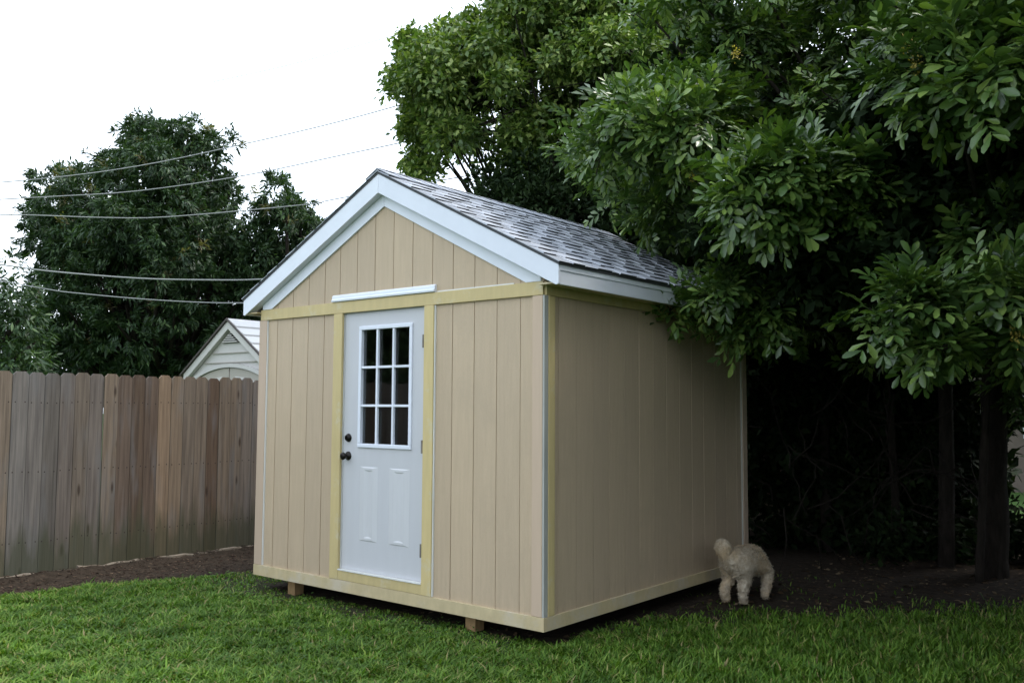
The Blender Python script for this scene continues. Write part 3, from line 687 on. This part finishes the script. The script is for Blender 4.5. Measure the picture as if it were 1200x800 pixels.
# ------------------------------------------------------------------ broad-leaved tree on the right
def spray(nl=8, rg=None):
    """one pinnate leaf: leaflet origins, directions, sizes in the leaf frame (x along the rachis, z up)"""
    o = []; d = []; s = []
    L = .20
    for k in range(nl//2):
        t = .22+.78*k/(nl//2-1)
        for sd in (-1, 1):
            an = math.radians(62-30*t)*sd
            o.append((L*t, 0, -.03*t*t)); d.append((math.cos(an), math.sin(an), .10-.25*t)); s.append(.72+.35*math.sin(t*2.2))
    return np.array(o), norm(np.array(d)), np.array(s)
def big_tree():
    rg = np.random.default_rng(17)
    base = np.array([4.64, 4.75, 0.]); root = thing('broadleaf_tree', 'big dark tree with broad glossy leaves hanging over the back of the shed roof', 'tree', tuple(base))
    specs = [  # polygon, depth, half depth, lobes, radius, tips per lobe
        ([(668, 140), (705, 90), (745, 20), (800, -80), (900, -140), (1500, -180), (1500, 330), (1130, 330), (1010, 330), (930, 345), (860, 330), (800, 322), (765, 275), (720, 262), (690, 215), (672, 175)], 8.3, 1.2, 135, .40, 17),
        ([(852, 205), (872, 172), (900, 160), (935, 180), (985, 178), (1040, 185), (1078, 225), (1078, 262), (1030, 275), (960, 262), (915, 268), (880, 290), (862, 260)], 6.1, .35, 26, .19, 11),
        ([(1008, 372), (1040, 352), (1090, 322), (1130, 345), (1150, 318), (1260, 300), (1300, 380), (1250, 440), (1150, 405), (1110, 420), (1060, 412), (1040, 425), (1012, 408)], 5.3, .3, 15, .15, 10),
        ([(1045, 30), (1075, -10), (1230, -60), (1320, 40), (1300, 200), (1200, 165), (1130, 140), (1060, 90)], 5.2, .5, 26, .24, 11),
        ([(768, 372), (790, 350), (835, 330), (880, 300), (950, 300), (930, 370), (880, 405), (800, 402)], 7.0, .35, 13, .14, 9),
        ([(670, 150), (720, 110), (790, 100), (850, 90), (850, 190), (780, 200), (720, 205), (680, 190)], 7.2, .5, 26, .25, 11),
        ([(1150, 215), (1230, 190), (1320, 200), (1320, 330), (1200, 330), (1130, 290)], 5.9, .4, 12, .22, 11),
        ([(860, 300), (1000, 290), (1250, 300), (1500, 300), (1500, 480), (1240, 490), (1100, 455), (960, 420), (880, 400)], 8.2, .8, 34, .35, 16),
    ]
    Ps = []; Ns = []; Cs = []
    for poly, d, dh, n, r, per in specs:
        C, R = lobes(poly, d, dh, n, r, rg, .45); P, N, K = lobe_nodes(C, R, per, rg, .7, -.3)
        Ps.append(P); Ns.append(N); Cs.append(C)
    # crown over the yard to the right of the photo
    nl = 60; C = np.stack([rg.uniform(4.8, 10, nl), rg.uniform(1.0, 7.5, nl), rg.uniform(3.4, 6.2, nl)], 1)
    P, N, K = lobe_nodes(C, np.full(nl, .6), 12, rg, .7, -.3); Ps.append(P); Ns.append(N); Cs.append(C[::2])
    P = np.concatenate(Ps); N = np.concatenate(Ns); C = np.concatenate(Cs)
    so, sd, ss = spray(8); LP = []; LR = []; LS = []
    per = 5; n = len(P); Pn = np.repeat(P, per, 0); Nn = norm(np.repeat(N, per, 0)+np.array([0, 0, .35]))
    d = norm(Nn*.45+rg.normal(0, .75, (n*per, 3))+np.array([0, 0, -.05]))
    zh = Nn*.9+np.array([0, 0, .8])+rg.normal(0, .25, d.shape)
    FR = frames(d, zh); sc = rg.uniform(.7, 1.15, n*per)
    for k in range(8):
        LP.append(Pn+np.einsum('nij,j->ni', FR, so[k])*sc[:, None])
        dl = np.einsum('nij,j->ni', FR, sd[k])+rg.normal(0, .12, d.shape); LR.append(frames(dl, FR[:, :, 2]+rg.normal(0, .2, d.shape))); LS.append(sc*ss[k]*.098*rg.uniform(.7, 1.2, n*per))
    LP = np.concatenate(LP); LR = np.concatenate(LR); LS = np.concatenate(LS)
    # the 300 leaflets that show largest: nearest in their own patch of the view
    u, v, z = pix(LP); face = np.abs(np.einsum('ni,ni->n', LR[:, :, 2], norm(LP-CAM)))
    ok = (u > 5) & (u < 1195) & (v > 5) & (v < 480); big = LS*np.sqrt(face+.05)/z
    order = np.argsort(z); cell = {}
    for i in order:
        if not ok[i]: continue
        c = (int(u[i]//11), int(v[i]//11))
        if c not in cell: cell[c] = i
    cand = sorted(cell.values(), key=lambda i: -big[i])[:290]
    sel = np.zeros(len(LP), bool); sel[cand] = True
    near = (z < 6.7) & (u > -60) & (u < 1260) & (v > -60) & ~sel; rest = ~near & ~sel
    world_part('foliage', leaves_mesh('foliage', BIG[0], BIG_T, LP[near], LR[near], LS[near], M['leaf_big'], True), root, kind='stuff')
    world_part('inner_foliage', leaves_mesh('inner_foliage', OBO, OVAL_T, LP[rest], LR[rest], LS[rest], M['leaf_big']), root, kind='stuff')
    lm = []
    for q in range(3):
        vv = BIG[0].copy(); vv[:, 2] *= (.6, 1, 1.5)[q]; lm.append(np_mesh('leaf', vv, BIG_T, M['leaf_big'], True))
    for i in cand:
        o = link('leaf', lm[i % 3], root); R3 = Matrix(LR[i].tolist())
        o.matrix_local = Matrix.Translation(Vector(LP[i])-Vector(root.location))@R3.to_4x4()@Matrix.Scale(LS[i], 4)
    # dead flower panicles
    for (pu, pv, pd) in ((797, 185, 6.7), (862, 62, 6.6), (1072, 75, 5.0), (1190, 392, 5.1), (812, 205, 6.8), (1060, 50, 5.0)):
        c = at(pu, pv, pd); q = MB(); m_ = 50
        a = norm(rg.normal(size=(m_, 3)))*rg.uniform(.1, 1, (m_, 1))*np.array([.05, .05, .08])+c
        pm = leaves_mesh('flower_panicle', OVAL, OVAL_T, a, frames(rg.normal(size=(m_, 3)), rg.normal(size=(m_, 3))), np.full(m_, .02), M['panicle'])
        world_part('flower_panicle', pm, root)
    fk = Vector((4.9, 4.4, 2.7))
    trunk(root, [(4.62, 4.75, -.1), (4.66, 4.72, .9), (4.72, 4.6, 1.9), fk], [.15, .115, .105, .10])
    branches(root, C[::3], fk, 'limb', .045, None, None, rng=rg)
    q = MB()
    for i in range(0, n, 3):
        p = Vector(P[i]); nn = Vector(N[i]); q.tube([p-nn*.22+Vector(rg.normal(0, .03, 3)), p-nn*.1, p], [.006, .005, .003], 4, False)
    part(q, 'twigs', M['bark'], root=root, kind='stuff')
    print('leaflets', len(LP))
    return root
big_tree()
# other trunks and the thicket under the canopy
def stem_tree(label, uv, d, h, r, lean, seed):
    rg = np.random.default_rng(seed); b = at(uv, 474, d); b[2] = 0
    root = thing('slender_tree', label, 'tree', tuple(b)); b = Vector(b); tp = b+Vector((lean[0], lean[1], h))
    trunk(root, [b-Vector((0, 0, .1)), b.lerp(tp, .5)+Vector(rg.normal(0, .06, 3)), tp], [r, r*.8, r*.6])
    C = np.array([tuple(tp+Vector(rg.normal(0, .55, 3))) for _ in range(9)]); P, N, K = lobe_nodes(C, np.full(9, .4), 16, rg)
    Pn, Rm, S = whorls(P, N, 12, .11, rg, .8, .3, .05); world_part('crown', leaves_mesh('crown', DIA, DIA_T, Pn, Rm, S, M['leaf_dark']), root)
    branches(root, C, tp-Vector((0, 0, .5)), 'limb', .02, rng=rg); return root
stem_tree('slender dark trunk rising left of the thick trunk at the right edge', 1104, 9.0, 3.6, .085, (.1, .1), 31)
stem_tree('thin leaning trunk in the thicket, third trunk in from the right edge', 1050, 9.6, 3.4, .05, (-.3, .1), 32)
stem_tree('thin crooked trunk between the two thicker trunks at the right', 1140, 8.2, 3.2, .035, (.2, 0), 33)
stem_tree('trunk cut by the right edge of the photo', 1212, 9.4, 3.5, .07, (.1, .2), 34)
stem_tree('dim slender trunk behind the dog near the back fence', 965, 10.0, 3.5, .06, (.1, 0), 35)
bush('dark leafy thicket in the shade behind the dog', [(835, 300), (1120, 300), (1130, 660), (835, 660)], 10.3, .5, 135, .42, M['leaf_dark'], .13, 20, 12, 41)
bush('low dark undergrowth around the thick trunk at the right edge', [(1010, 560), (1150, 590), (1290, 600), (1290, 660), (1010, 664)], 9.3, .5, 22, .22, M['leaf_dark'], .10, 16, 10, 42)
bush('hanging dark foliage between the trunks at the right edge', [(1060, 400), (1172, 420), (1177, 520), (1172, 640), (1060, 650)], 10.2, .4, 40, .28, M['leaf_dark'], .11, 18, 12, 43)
# bare vines and dead branches in the thicket
rg = np.random.default_rng(77); q = MB()
for k in range(46):
    p = Vector(at(rg.uniform(890, 1190), rg.uniform(430, 640), rg.uniform(8.3, 9.3))); d = Vector((rg.normal(0, 1), rg.normal(0, .4), rg.normal(0, .8))).normalized()
    pts = [p]
    for j in range(7): d = (d+Vector(rg.normal(0, .28, 3))).normalized(); pts.append(pts[-1]+d*.16)
    q.tube(pts, [.007, .007, .006, .006, .005, .004, .003, .002], 4, False)
q.build('dead_branches', M['bark'], label='tangle of thin bare branches and vines under the trees on the right', category='branches', kind='stuff')

def mass(name, label, box, n, r, mat, leaf, per, lf, seed, tk=3):
    """shrubs and trees given as a box of lobes in world metres"""
    rg = np.random.default_rng(seed); lo = np.array(box[:3]); hi = np.array(box[3:])
    C = rg.uniform(lo, hi, (n, 3)); R = r*rg.uniform(.7, 1.25, n); c = (lo+hi)/2
    root = thing(name, label, 'tree' if 'tree' in name else 'light_blocker', (c[0], c[1], 0))
    P, N, K = lobe_nodes(C, R, per, rg, .85); Pn, Rm, S = whorls(P, N, lf, leaf, rg, .8, .3, .06)
    world_part('crown', leaves_mesh('crown', DIA, DIA_T, Pn, Rm, S, mat), root)
    for k in range(tk):
        p = Vector((rg.uniform(lo[0]+.5, hi[0]-.3), rg.uniform(lo[1]+.5, hi[1]-.5), -.1)); q = p+Vector((rg.normal(0, .2), rg.normal(0, .2), 2.6)); trunk(root, [p, p.lerp(q, .5)+Vector(rg.normal(0, .08, 3)), q], [.09, .07, .05], 'trunk', 8)
    return root
mass('dense_tree', 'dense dark trees added out of view on the right to block skylight', (7.0, .3, .2, 9.8, 8.5, 7.0), 180, .75, M['leaf_dark'], .21, 16, 10, 61, 5)  # unseen foliage, added to block light coming from the right
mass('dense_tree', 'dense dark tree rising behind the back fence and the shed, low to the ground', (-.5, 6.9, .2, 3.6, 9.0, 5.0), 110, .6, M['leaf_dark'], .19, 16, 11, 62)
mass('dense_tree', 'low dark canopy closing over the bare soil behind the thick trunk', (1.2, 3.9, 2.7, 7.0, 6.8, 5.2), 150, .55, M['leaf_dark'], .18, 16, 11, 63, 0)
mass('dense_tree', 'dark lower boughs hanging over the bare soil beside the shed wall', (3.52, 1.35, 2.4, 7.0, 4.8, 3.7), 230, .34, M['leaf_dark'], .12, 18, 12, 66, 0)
mass('light_blocker', 'dark foliage added just out of view on the right to shade the side wall', (6.75, -.3, .2, 8.2, 4.0, 3.3), 60, .5, M['leaf_dark'], .15, 16, 12, 67, 0)  # unseen occluder, added to darken the rear of the side wall
mass('dense_tree', 'high dark canopy added above the view to cut skylight on the right', (4.9, -2.0, 4.6, 8.6, 3.2, 6.6), 70, .6, M['leaf_dark'], .21, 16, 10, 64, 0)  # unseen overhead foliage, added to cut steep skylight on wall and lawn
mass('dense_tree', 'dense dark trees added behind the camera on the right to hold back skylight', (9.0, -10.5, .2, 12.0, -3.0, 5.5), 110, .8, M['leaf_dark'], .23, 15, 10, 65, 4)  # unseen foliage, added to keep skylight behind the camera off the right side
# a copy of the round tree stands in front left of the yard; the door panes mirror it
def copy_tree(o, label, loc):
    c = o.copy(); col.objects.link(c); c.location = loc; c['label'] = label
    for ch in o.children: d_ = ch.copy(); col.objects.link(d_); d_.parent = c
    return c
copy_tree(mango, 'large dark green tree beyond the near end of the fence, mirrored in the door panes', (-9.5, -9.0, -1.0))

# neighbour's lot seen through the gap
nh = thing('neighbour_house', 'pinkish tan stucco house wall glimpsed between the trunks at the right edge', 'house', (4, 15, 0))
part(B(-1, 11, 14.6, 20, 0, 2.7), 'wall', M['stucco'], root=nh)
part(MB().prism([(-1.6, 2.7), (11.6, 2.7), (11.6, 2.8), (5, 4.4), (-1.6, 2.8)], 14.1, 20.5), 'roof', M['shingle_low'], root=nh)
wf = part(B(3.2, 4.2, 14.56, 14.6, 1.0, 2.1), 'window', M['white'], root=nh); part(B(3.26, 4.14, 14.54, 14.558, 1.06, 2.04), 'pane', M['vent'], wf, root=nh)

# ------------------------------------------------------------------ neighbour's resin shed behind the fence
NY, NX, NZA, NSL, NHW = 2.5, -4.25, 2.70, .665, 1.07
ns = thing('resin_shed', 'small pale grey plastic shed with arched doors and gable vent behind the fence', 'shed', (NX, NY+1, 0))
nz_ = lambda x, o=0: NZA-o-NSL*abs(x-NX)
part(MB().prism([(NX-.98, 0), (NX+.98, 0), (NX+.98, nz_(NX+.98, .03)), (NX, nz_(NX, .03)), (NX-.98, nz_(NX-.98, .03))], NY+.03, NY+2.2), 'wall', M['plastic'], root=ns)
for s in (-1, 1):
    xo = NX+s*NHW
    part(MB().prism([(NX+s*.001, nz_(NX, .012)), (xo, nz_(xo, .012)), (xo, nz_(xo, .13)), (NX+s*.001, nz_(NX, .13))], NY-.04, NY+.02), 'gable_trim', M['plastic'], root=ns, bevel=.004)
    rf = part(MB().prism([(NX, NZA+.02), (xo+s*.05, nz_(xo+s*.05, -.02)), (xo+s*.05, nz_(xo+s*.05, .008)), (NX, NZA-.008)], NY-.07, NY+2.3), 'roof', M['plastic_dark'], root=ns)
    for r in range(6):
        xa, xb = NX+s*(.01+r*.18), NX+s*(.01+(r+1)*.18+.02)
        zoff = .022
        part(MB().prism([(xa, nz_(xa, -zoff)), (xb, nz_(xb, -zoff-.02)), (xb, nz_(xb, -zoff)), (xa, nz_(xa, -zoff+.004))], NY-.05, NY+2.28), 'shingle_row', M['plastic_roof'], rf, root=ns)
for k, z in enumerate((2.40, 2.25, 2.12)):
    hw = (NZA-.16-z)/NSL; part(B(NX-hw, NX+hw, NY+.010, NY+.03, z-.008, z+.004), 'clapboard_edge', M['plastic_door'], root=ns)
vt = part(MB().prism([(NX-.20, 2.385), (NX+.20, 2.385), (NX, 2.515)], NY+.0, NY+.029), 'vent', M['vent'], root=ns)
for k in range(4):
    z = 2.392+k*.029; hw = (2.515-z)/.65-.01
    part(B(NX-hw, NX+hw, NY-.012, NY+.004, z, z+.013), 'slat', M['plastic'], vt, root=ns)
def arch(hw, zs, rise, x0, x1, n=12):
    return [(x0+(x1-x0)*i/n, zs+rise*(1-((x0+(x1-x0)*i/n-NX)/hw)**2)) for i in range(n+1)]
top = arch(.86, 1.93, .17, NX-.86, NX+.86, 20); bot = arch(.80, 1.90, .15, NX-.80, NX+.80, 20)
part(MB().prism(top+[(NX+.86, 0), (NX+.80, 0)]+bot[::-1]+[(NX-.80, 0), (NX-.86, 0)], NY-.02, NY+.03), 'door_surround', M['plastic'], root=ns)
for s in (-1, 1):
    a, b = (NX-.80, NX-.012) if s < 0 else (NX+.012, NX+.80)
    dr = part(MB().prism([(b, 0), (a, 0)]+arch(.80, 1.89, .15, a, b), NY+.005, NY+.029), 'door', M['plastic_door'], root=ns)
    a2, b2 = a+.14, b-.14
    part(MB().prism([(b2, 1.2), (a2, 1.2)]+arch(.80, 1.79, .14, a2, b2), NY-.006, NY+.004), 'window_frame', M['plastic'], dr, root=ns)
    a3, b3 = a2+.05, b2-.05
    part(MB().prism([(b3, 1.25), (a3, 1.25)]+arch(.80, 1.74, .13, a3, b3), NY-.010, NY-.007), 'pane', M['vent'], dr, root=ns)

# ------------------------------------------------------------------ overhead wires
WG = 'overhead wires crossing the yard'
def wire(label, pts, d0, d1, r=.0078):
    """pts: photo pixels of points on the wire; depth runs from d0 to d1"""
    P = [at(u, v, d0+(d1-d0)*(u-pts[0][0])/(pts[-1][0]-pts[0][0])) for u, v in pts]
    f = []
    for i in range(len(P)-1):
        for k in range(4):
            t = k/4; p0 = P[max(i-1, 0)]; p1 = P[i]; p2 = P[i+1]; p3 = P[min(i+2, len(P)-1)]
            f.append(.5*((2*p1)+(-p0+p2)*t+(2*p0-5*p1+4*p2-p3)*t*t+(-p0+3*p1-3*p2+p3)*t**3))
    f.append(P[-1])
    MB().tube(f, r, 5).build('power_line', M['wire'], smooth=True, label=label, category='wire', group=WG)
wire('topmost wire crossing the big round tree, climbing to the right over the shed', [(-120, 222), (45, 210), (160, 195), (272, 172), (400, 142), (520, 108), (640, 70)], 12.5, 13.5)
wire('second wire from the top across the big round tree, below the topmost', [(-120, 240), (50, 231), (160, 224), (285, 206), (400, 182), (480, 165), (640, 128)], 12.5, 13.5)
wire('third wire from the top, running nearly level across the middle of the round tree', [(-120, 250), (30, 252), (120, 255), (200, 254), (365, 239), (400, 232), (640, 190)], 12.5, 13.5)
wire('thick wire sagging across the lower half of the round tree', [(-120, 296), (0, 310), (60, 318), (160, 326), (240, 328), (310, 327), (420, 318)], 11.5, 12.5, .010)
wire('lowest wire across the round tree, just above the pale plastic shed', [(-60, 318), (50, 338), (95, 344), (190, 352), (285, 355), (420, 350)], 12.5, 12.8)
wire('short wire at the left edge slanting down to the right, the higher of two', [(-60, 205), (0, 235), (28, 252), (60, 268)], 16.5, 17.5, .006)
wire('short wire at the left edge slanting down to the right, the lower of two', [(-60, 205), (0, 243), (24, 260), (50, 276)], 16.5, 17.5, .006)
wire('faint high wire in the white sky above the round tree', [(250, 96), (340, 76), (440, 48), (560, 14), (650, -16)], 13, 14, .005)

# ------------------------------------------------------------------ lawn
rg = np.random.default_rng(99)
def lawn(n, region, h, wd, name, far=False, thin=1.0):
    x = rg.uniform(region[0], region[1], n); y = rg.uniform(region[2], region[3], n)
    u, v, z = pix(np.stack([x, y, x*0], 1)); ok = (z > 4.2) & (u > -220) & (u < 1420) & (v < 860)
    mk = turf_mask(x, y)
    bald = (.15+1.5*fbm(x*6, y*6, 40))*np.clip(1.25-.16*np.maximum(0, x-2.2)*(2.6*fbm(x*4, y*4, 90)+.2), .25, 1)
    dens = np.clip(mk*bald, 0, 1)*np.clip(1.25-(z-5)*.12, .45, 1)
    dens = np.maximum(dens, np.where((x > 2.9) & (mk < .3) & (y < 3.6) & (x < 7), .012, 0)*(fbm(x*5, y*5, 51) > .55))
    ok &= rg.random(n) < dens
    x, y, mk = x[ok], y[ok], mk[ok]; n = len(x); zz = gz(x, y)
    hh = h*rg.uniform(.45, 1.4, n)*(.35+1.2*fbm(x*7, y*7, 60))*(.55+.45*mk)*(1-.45*((y > -.25) & (y < .3) & (x < W+.1) & (x > -.2))); tall = rg.random(n) < .04; hh[tall] *= 1.5; hh *= 1+.55*np.clip((x-2.8)/1.2, 0, 1)
    a = rg.uniform(0, 2*np.pi, n); ln = rg.uniform(.3, 1.7, n)*(1-.4*np.clip((x-2.8)/1.2, 0, 1))
    dx, dy = np.cos(a), np.sin(a); px_, py_ = -dy, dx; w_ = wd*rg.uniform(.6, 1.3, n)/2
    def P(t, s, f): return np.stack([x+dx*hh*ln*t**1.6+px_*w_*s, y+dy*hh*ln*t**1.6+py_*w_*s, zz-.004+hh*f], 1)
    V = np.stack([P(0, -1, 0), P(0, 1, 0), P(.55, 1.05, .6), P(.55, -1.05, .6), P(1, 0, .86)], 1).reshape(-1, 3)
    k = (np.arange(n)*5)[:, None]; F = np.concatenate([k+np.array([[0, 1, 2]]), k+np.array([[0, 2, 3]]), k+np.array([[3, 2, 4]])])
    print(name, n)
    return V, F
V, F = lawn(900000, (-1.7, 7.2, -3.2, 5.0), .046, .0085, 'lawn')
link('lawn_grass', np_mesh('lawn_grass', V, F, M['grass']), kind='stuff', label='mown green lawn grass in front of and around the shed', category='grass')
# small broad-leaved weeds in the turf
n = 9000; x = rg.uniform(-1.2, 6, n); y = rg.uniform(-3, 3.3, n); ok = (turf_mask(x, y) > .25) & (fbm(x*1.3, y*1.3, 71) > .52); x, y = x[ok], y[ok]
P = np.stack([x, y, gz(x, y)+rg.uniform(.02, .045, len(x))], 1)
Pn = np.repeat(P, 3, 0); an = rg.uniform(0, 6.28, len(Pn)); d = np.stack([np.cos(an), np.sin(an), rg.uniform(-.1, .5, len(Pn))], 1)
link('lawn_weeds', leaves_mesh('lawn_weeds', OVAL, OVAL_T, Pn, frames(d, np.tile([0, 0, 1.], (len(Pn), 1))+rg.normal(0, .3, d.shape)), rg.uniform(.014, .028, len(Pn)), M['clover']), kind='stuff', label='small round-leaved weeds growing among the lawn grass', category='weeds')
# tall tufts against the skirt and the mulch edge
# mulch chips
n = 9000; y = rg.uniform(-4.5, 4, n); x = rg.uniform(-2.3, -.5, n); xe = XE(y); ok = (x < xe+.02); x, y = x[ok], y[ok]
P = np.stack([x, y, gz(x, y)+.004], 1); an = rg.uniform(0, 6.28, len(P)); d = np.stack([np.cos(an), np.sin(an), rg.normal(0, .25, len(P))], 1)
CH = np.array([(-.5, -.2, 0), (.5, -.14, 0), (.45, .2, 0), (-.4, .16, 0), (-.45, -.15, .12), (.42, -.1, .1), (.4, .15, .12), (-.38, .12, .1)]); CHT = np.array([(0, 1, 5, 4), (1, 2, 6, 5), (2, 3, 7, 6), (3, 0, 4, 7), (4, 5, 6, 7)])
link('mulch', leaves_mesh('mulch', CH, CHT, P, frames(d, np.tile([0, 0, 1.], (len(P), 1))+rg.normal(0, .3, d.shape)), rg.uniform(.012, .038, len(P)), M['mulch']), kind='stuff', label='brown bark mulch in the strip between the fence and the lawn', category='mulch')
# pale weathered edging boards at the foot of the fence
M['pale_wood'] = paint('pale_weathered_wood', (.20, .165, .13), .35, .9, (12, 3, 12), .6, .006, 18, ((.06, .045, .03), 6, .5))
for lab, y0, y1 in (('pale weathered edging board at the fence foot, nearest the left edge of the photo', -2.6, -.62), ('pale weathered edging board at the fence foot, middle one in the mulch', -.58, .55), ('pale weathered edging board at the fence foot, nearest the shed corner', .6, 2.6)):
    b = MB(); n_ = 14; vs = []
    for i in range(n_+1):
        yy_ = y0+(y1-y0)*i/n_; xx_ = -1.90+.05*math.sin(yy_*2.1)+random.gauss(0, .008); zz_ = .035+random.gauss(0, .008)
        vs += [(xx_-.022, yy_, -.1), (xx_+.022+random.gauss(0, .003), yy_, -.1), (xx_+.020+random.gauss(0, .004), yy_, zz_-.006), (xx_-.020, yy_, zz_)]
    fs = [(0, 1, 2, 3), tuple(n_*4+k for k in (3, 2, 1, 0))]
    for i in range(n_):
        for k in range(4): fs.append((i*4+k, i*4+4+k, i*4+4+(k+1) % 4, i*4+(k+1) % 4))
    b.add(vs, fs).build('edging_board', M['pale_wood'], label=lab, category='board', group='edging boards at the foot of the fence')
# leaf litter on the bare soil
n = 7000; x = rg.uniform(1.5, 8, n); y = rg.uniform(-1, 7, n); ok = (turf_mask(x, y) < .5) & ((x > W+.03) | (y < .5)); x, y = x[ok], y[ok]
P = np.stack([x, y, gz(x, y)+.006], 1); an = rg.uniform(0, 6.28, len(P)); d = np.stack([np.cos(an), np.sin(an), rg.normal(0, .2, len(P))], 1)
link('leaf_litter', leaves_mesh('leaf_litter', OVAL, OVAL_T, P, frames(d, np.tile([0, 0, 1.], (len(P), 1))+rg.normal(0, .35, d.shape)), rg.uniform(.02, .07, len(P)), M['litter']), kind='stuff', label='dry fallen leaves scattered on the bare soil under the trees', category='leaf litter')

# ------------------------------------------------------------------ the dog
def make_dog():
    root = thing('dog', 'cream curly-haired dog seen from behind, nosing along the shed wall on the bare soil', 'dog', (3.345, 2.06, 0))
    h = math.radians(92)                                   # heading
    fx = Vector((math.cos(h), math.sin(h), 0)); sx_ = Vector((math.sin(h), -math.cos(h), 0))   # forward, right
    def Wd(f, s, z): return fx*f+sx_*s+Vector((0, 0, z))
    # (forward, right, z, radius)
    pts = {'hip': (.02, 0, .335, .098), 'mid': (.19, .02, .33, .108), 'chest': (.36, .04, .315, .118), 'neck': (.47, -.03, .33, .075), 'head0': (.55, -.08, .31, .072), 'head1': (.60, -.12, .26, .058), 'snout': (.635, -.155, .205, .036), 'nose': (.65, -.17, .18, .024),
           'tail0': (-.055, -.045, .385, .060), 'tail1': (-.08, -.055, .425, .062), 'tail2': (-.08, -.055, .462, .074), 'tail3': (-.045, -.05, .478, .06)}
    edges = [('hip', 'mid'), ('mid', 'chest'), ('chest', 'neck'), ('neck', 'head0'), ('head0', 'head1'), ('head1', 'snout'), ('snout', 'nose'), ('hip', 'tail0'), ('tail0', 'tail1'), ('tail1', 'tail2'), ('tail2', 'tail3')]
    def leg(nm, par, seq):
        prev = par
        for i, q in enumerate(seq):
            k = nm+str(i); pts[k] = q; edges.append((prev, k)); prev = k
    for sd, nm, st in ((-1, 'hl', 0.0), (1, 'hr', .0)):
        leg(nm, 'hip', [(.03, sd*.058, .26, .078), (.05, sd*.068, .185, .052), (-.02, sd*.074, .115, .036), (-.01, sd*.075, .042, .032), (.025, sd*.076, .024, .030)])
    leg('fl', 'chest', [(.36, -.065, .20, .048), (.35, -.075, .12, .036), (.365, -.075, .03, .032), (.40, -.075, .022, .027)])
    leg('fr', 'chest', [(.37, .125, .205, .052), (.31, .14, .125, .038), (.265, .135, .045, .031), (.295, .135, .024, .026)])
    keys = list(pts); idx = {k: i for i, k in enumerate(keys)}
    me = bpy.data.meshes.new('body'); me.from_pydata([tuple(Wd(*pts[k][:3])) for k in keys], [(idx[a], idx[b]) for a, b in edges], []); me.materials.append(M['fur'])
    o = link('body', me, root)
    sk = o.modifiers.new('skin', 'SKIN'); sk.use_smooth_shade = True
    for i, k in enumerate(keys):
        r = pts[k][3]; me.skin_vertices[0].data[i].radius = (r, r); me.skin_vertices[0].data[i].use_root = (k == 'hip')
    sb = o.modifiers.new('sub', 'SUBSURF'); sb.levels = 3; sb.render_levels = 3
    tx = bpy.data.textures.new('curl', 'CLOUDS'); tx.noise_scale = .034; tx.noise_depth = 2
    dp = o.modifiers.new('curls', 'DISPLACE'); dp.texture = tx; dp.strength = .024; dp.mid_level = .4; dp.texture_coords = 'LOCAL'
    # curls of fur: short bent tufts over the coat
    dg = bpy.context.evaluated_depsgraph_get(); ev = o.evaluated_get(dg); m2 = ev.to_mesh(); nv = len(m2.polygons)
    cen = np.zeros(nv*3, np.float32); m2.polygons.foreach_get('center', cen); nr = np.zeros(nv*3, np.float32); m2.polygons.foreach_get('normal', nr); ar = np.zeros(nv, np.float32); m2.polygons.foreach_get('area', ar)
    cen = cen.reshape(-1, 3); nr = nr.reshape(-1, 3); rg = np.random.default_rng(8); pk = rg.choice(nv, 16000, p=ar/ar.sum()); P = cen[pk]+rg.normal(0, .004, (16000, 3)); N = nr[pk]; ev.to_mesh_clear()
    d = norm(N*.7+rg.normal(0, .6, N.shape)+np.array([0, 0, -.35]))
    keep = P[:, 2] > .012; P, N, d = P[keep], N[keep], d[keep]
    TU = np.array([(0, -.12, 0), (0, .12, 0), (.5, .13, .18), (.5, -.13, .18), (.85, 0, -.05)], float); TT = np.array([(0, 1, 2), (0, 2, 3), (3, 2, 4)])
    fm = leaves_mesh('fur', TU, TT, P-N*.003, frames(d, N), rg.uniform(.009, .019, len(P)), M['fur'])
    link('fur', fm, root, kind='stuff')
    for sd in (-1, 1):
        e = MB(); b = Wd(.555, -.08+sd*.06, .345)
        e.tube([b, b+Vector((sd*.02, 0, -.05))+fx*-.005, b+Vector((sd*.022, 0, -.10)), b+Vector((sd*.015, 0, -.13))], [.018, .03, .03, .012], 8); e.build('ear', M['fur'], root, smooth=True)
        q = Wd(.625, -.125+sd*.03, .272); MB().lathe(q, (fx.x, fx.y, 0), [(-.006, .004), (0, .008), (.005, .005)], 8).build('eye', M['nose'], root, smooth=True)
    q = Wd(.66, -.18, .178); MB().lathe(q, tuple(fx), [(-.012, .008), (0, .015), (.01, .008)], 10).build('nose', M['nose'], root, smooth=True)
make_dog()
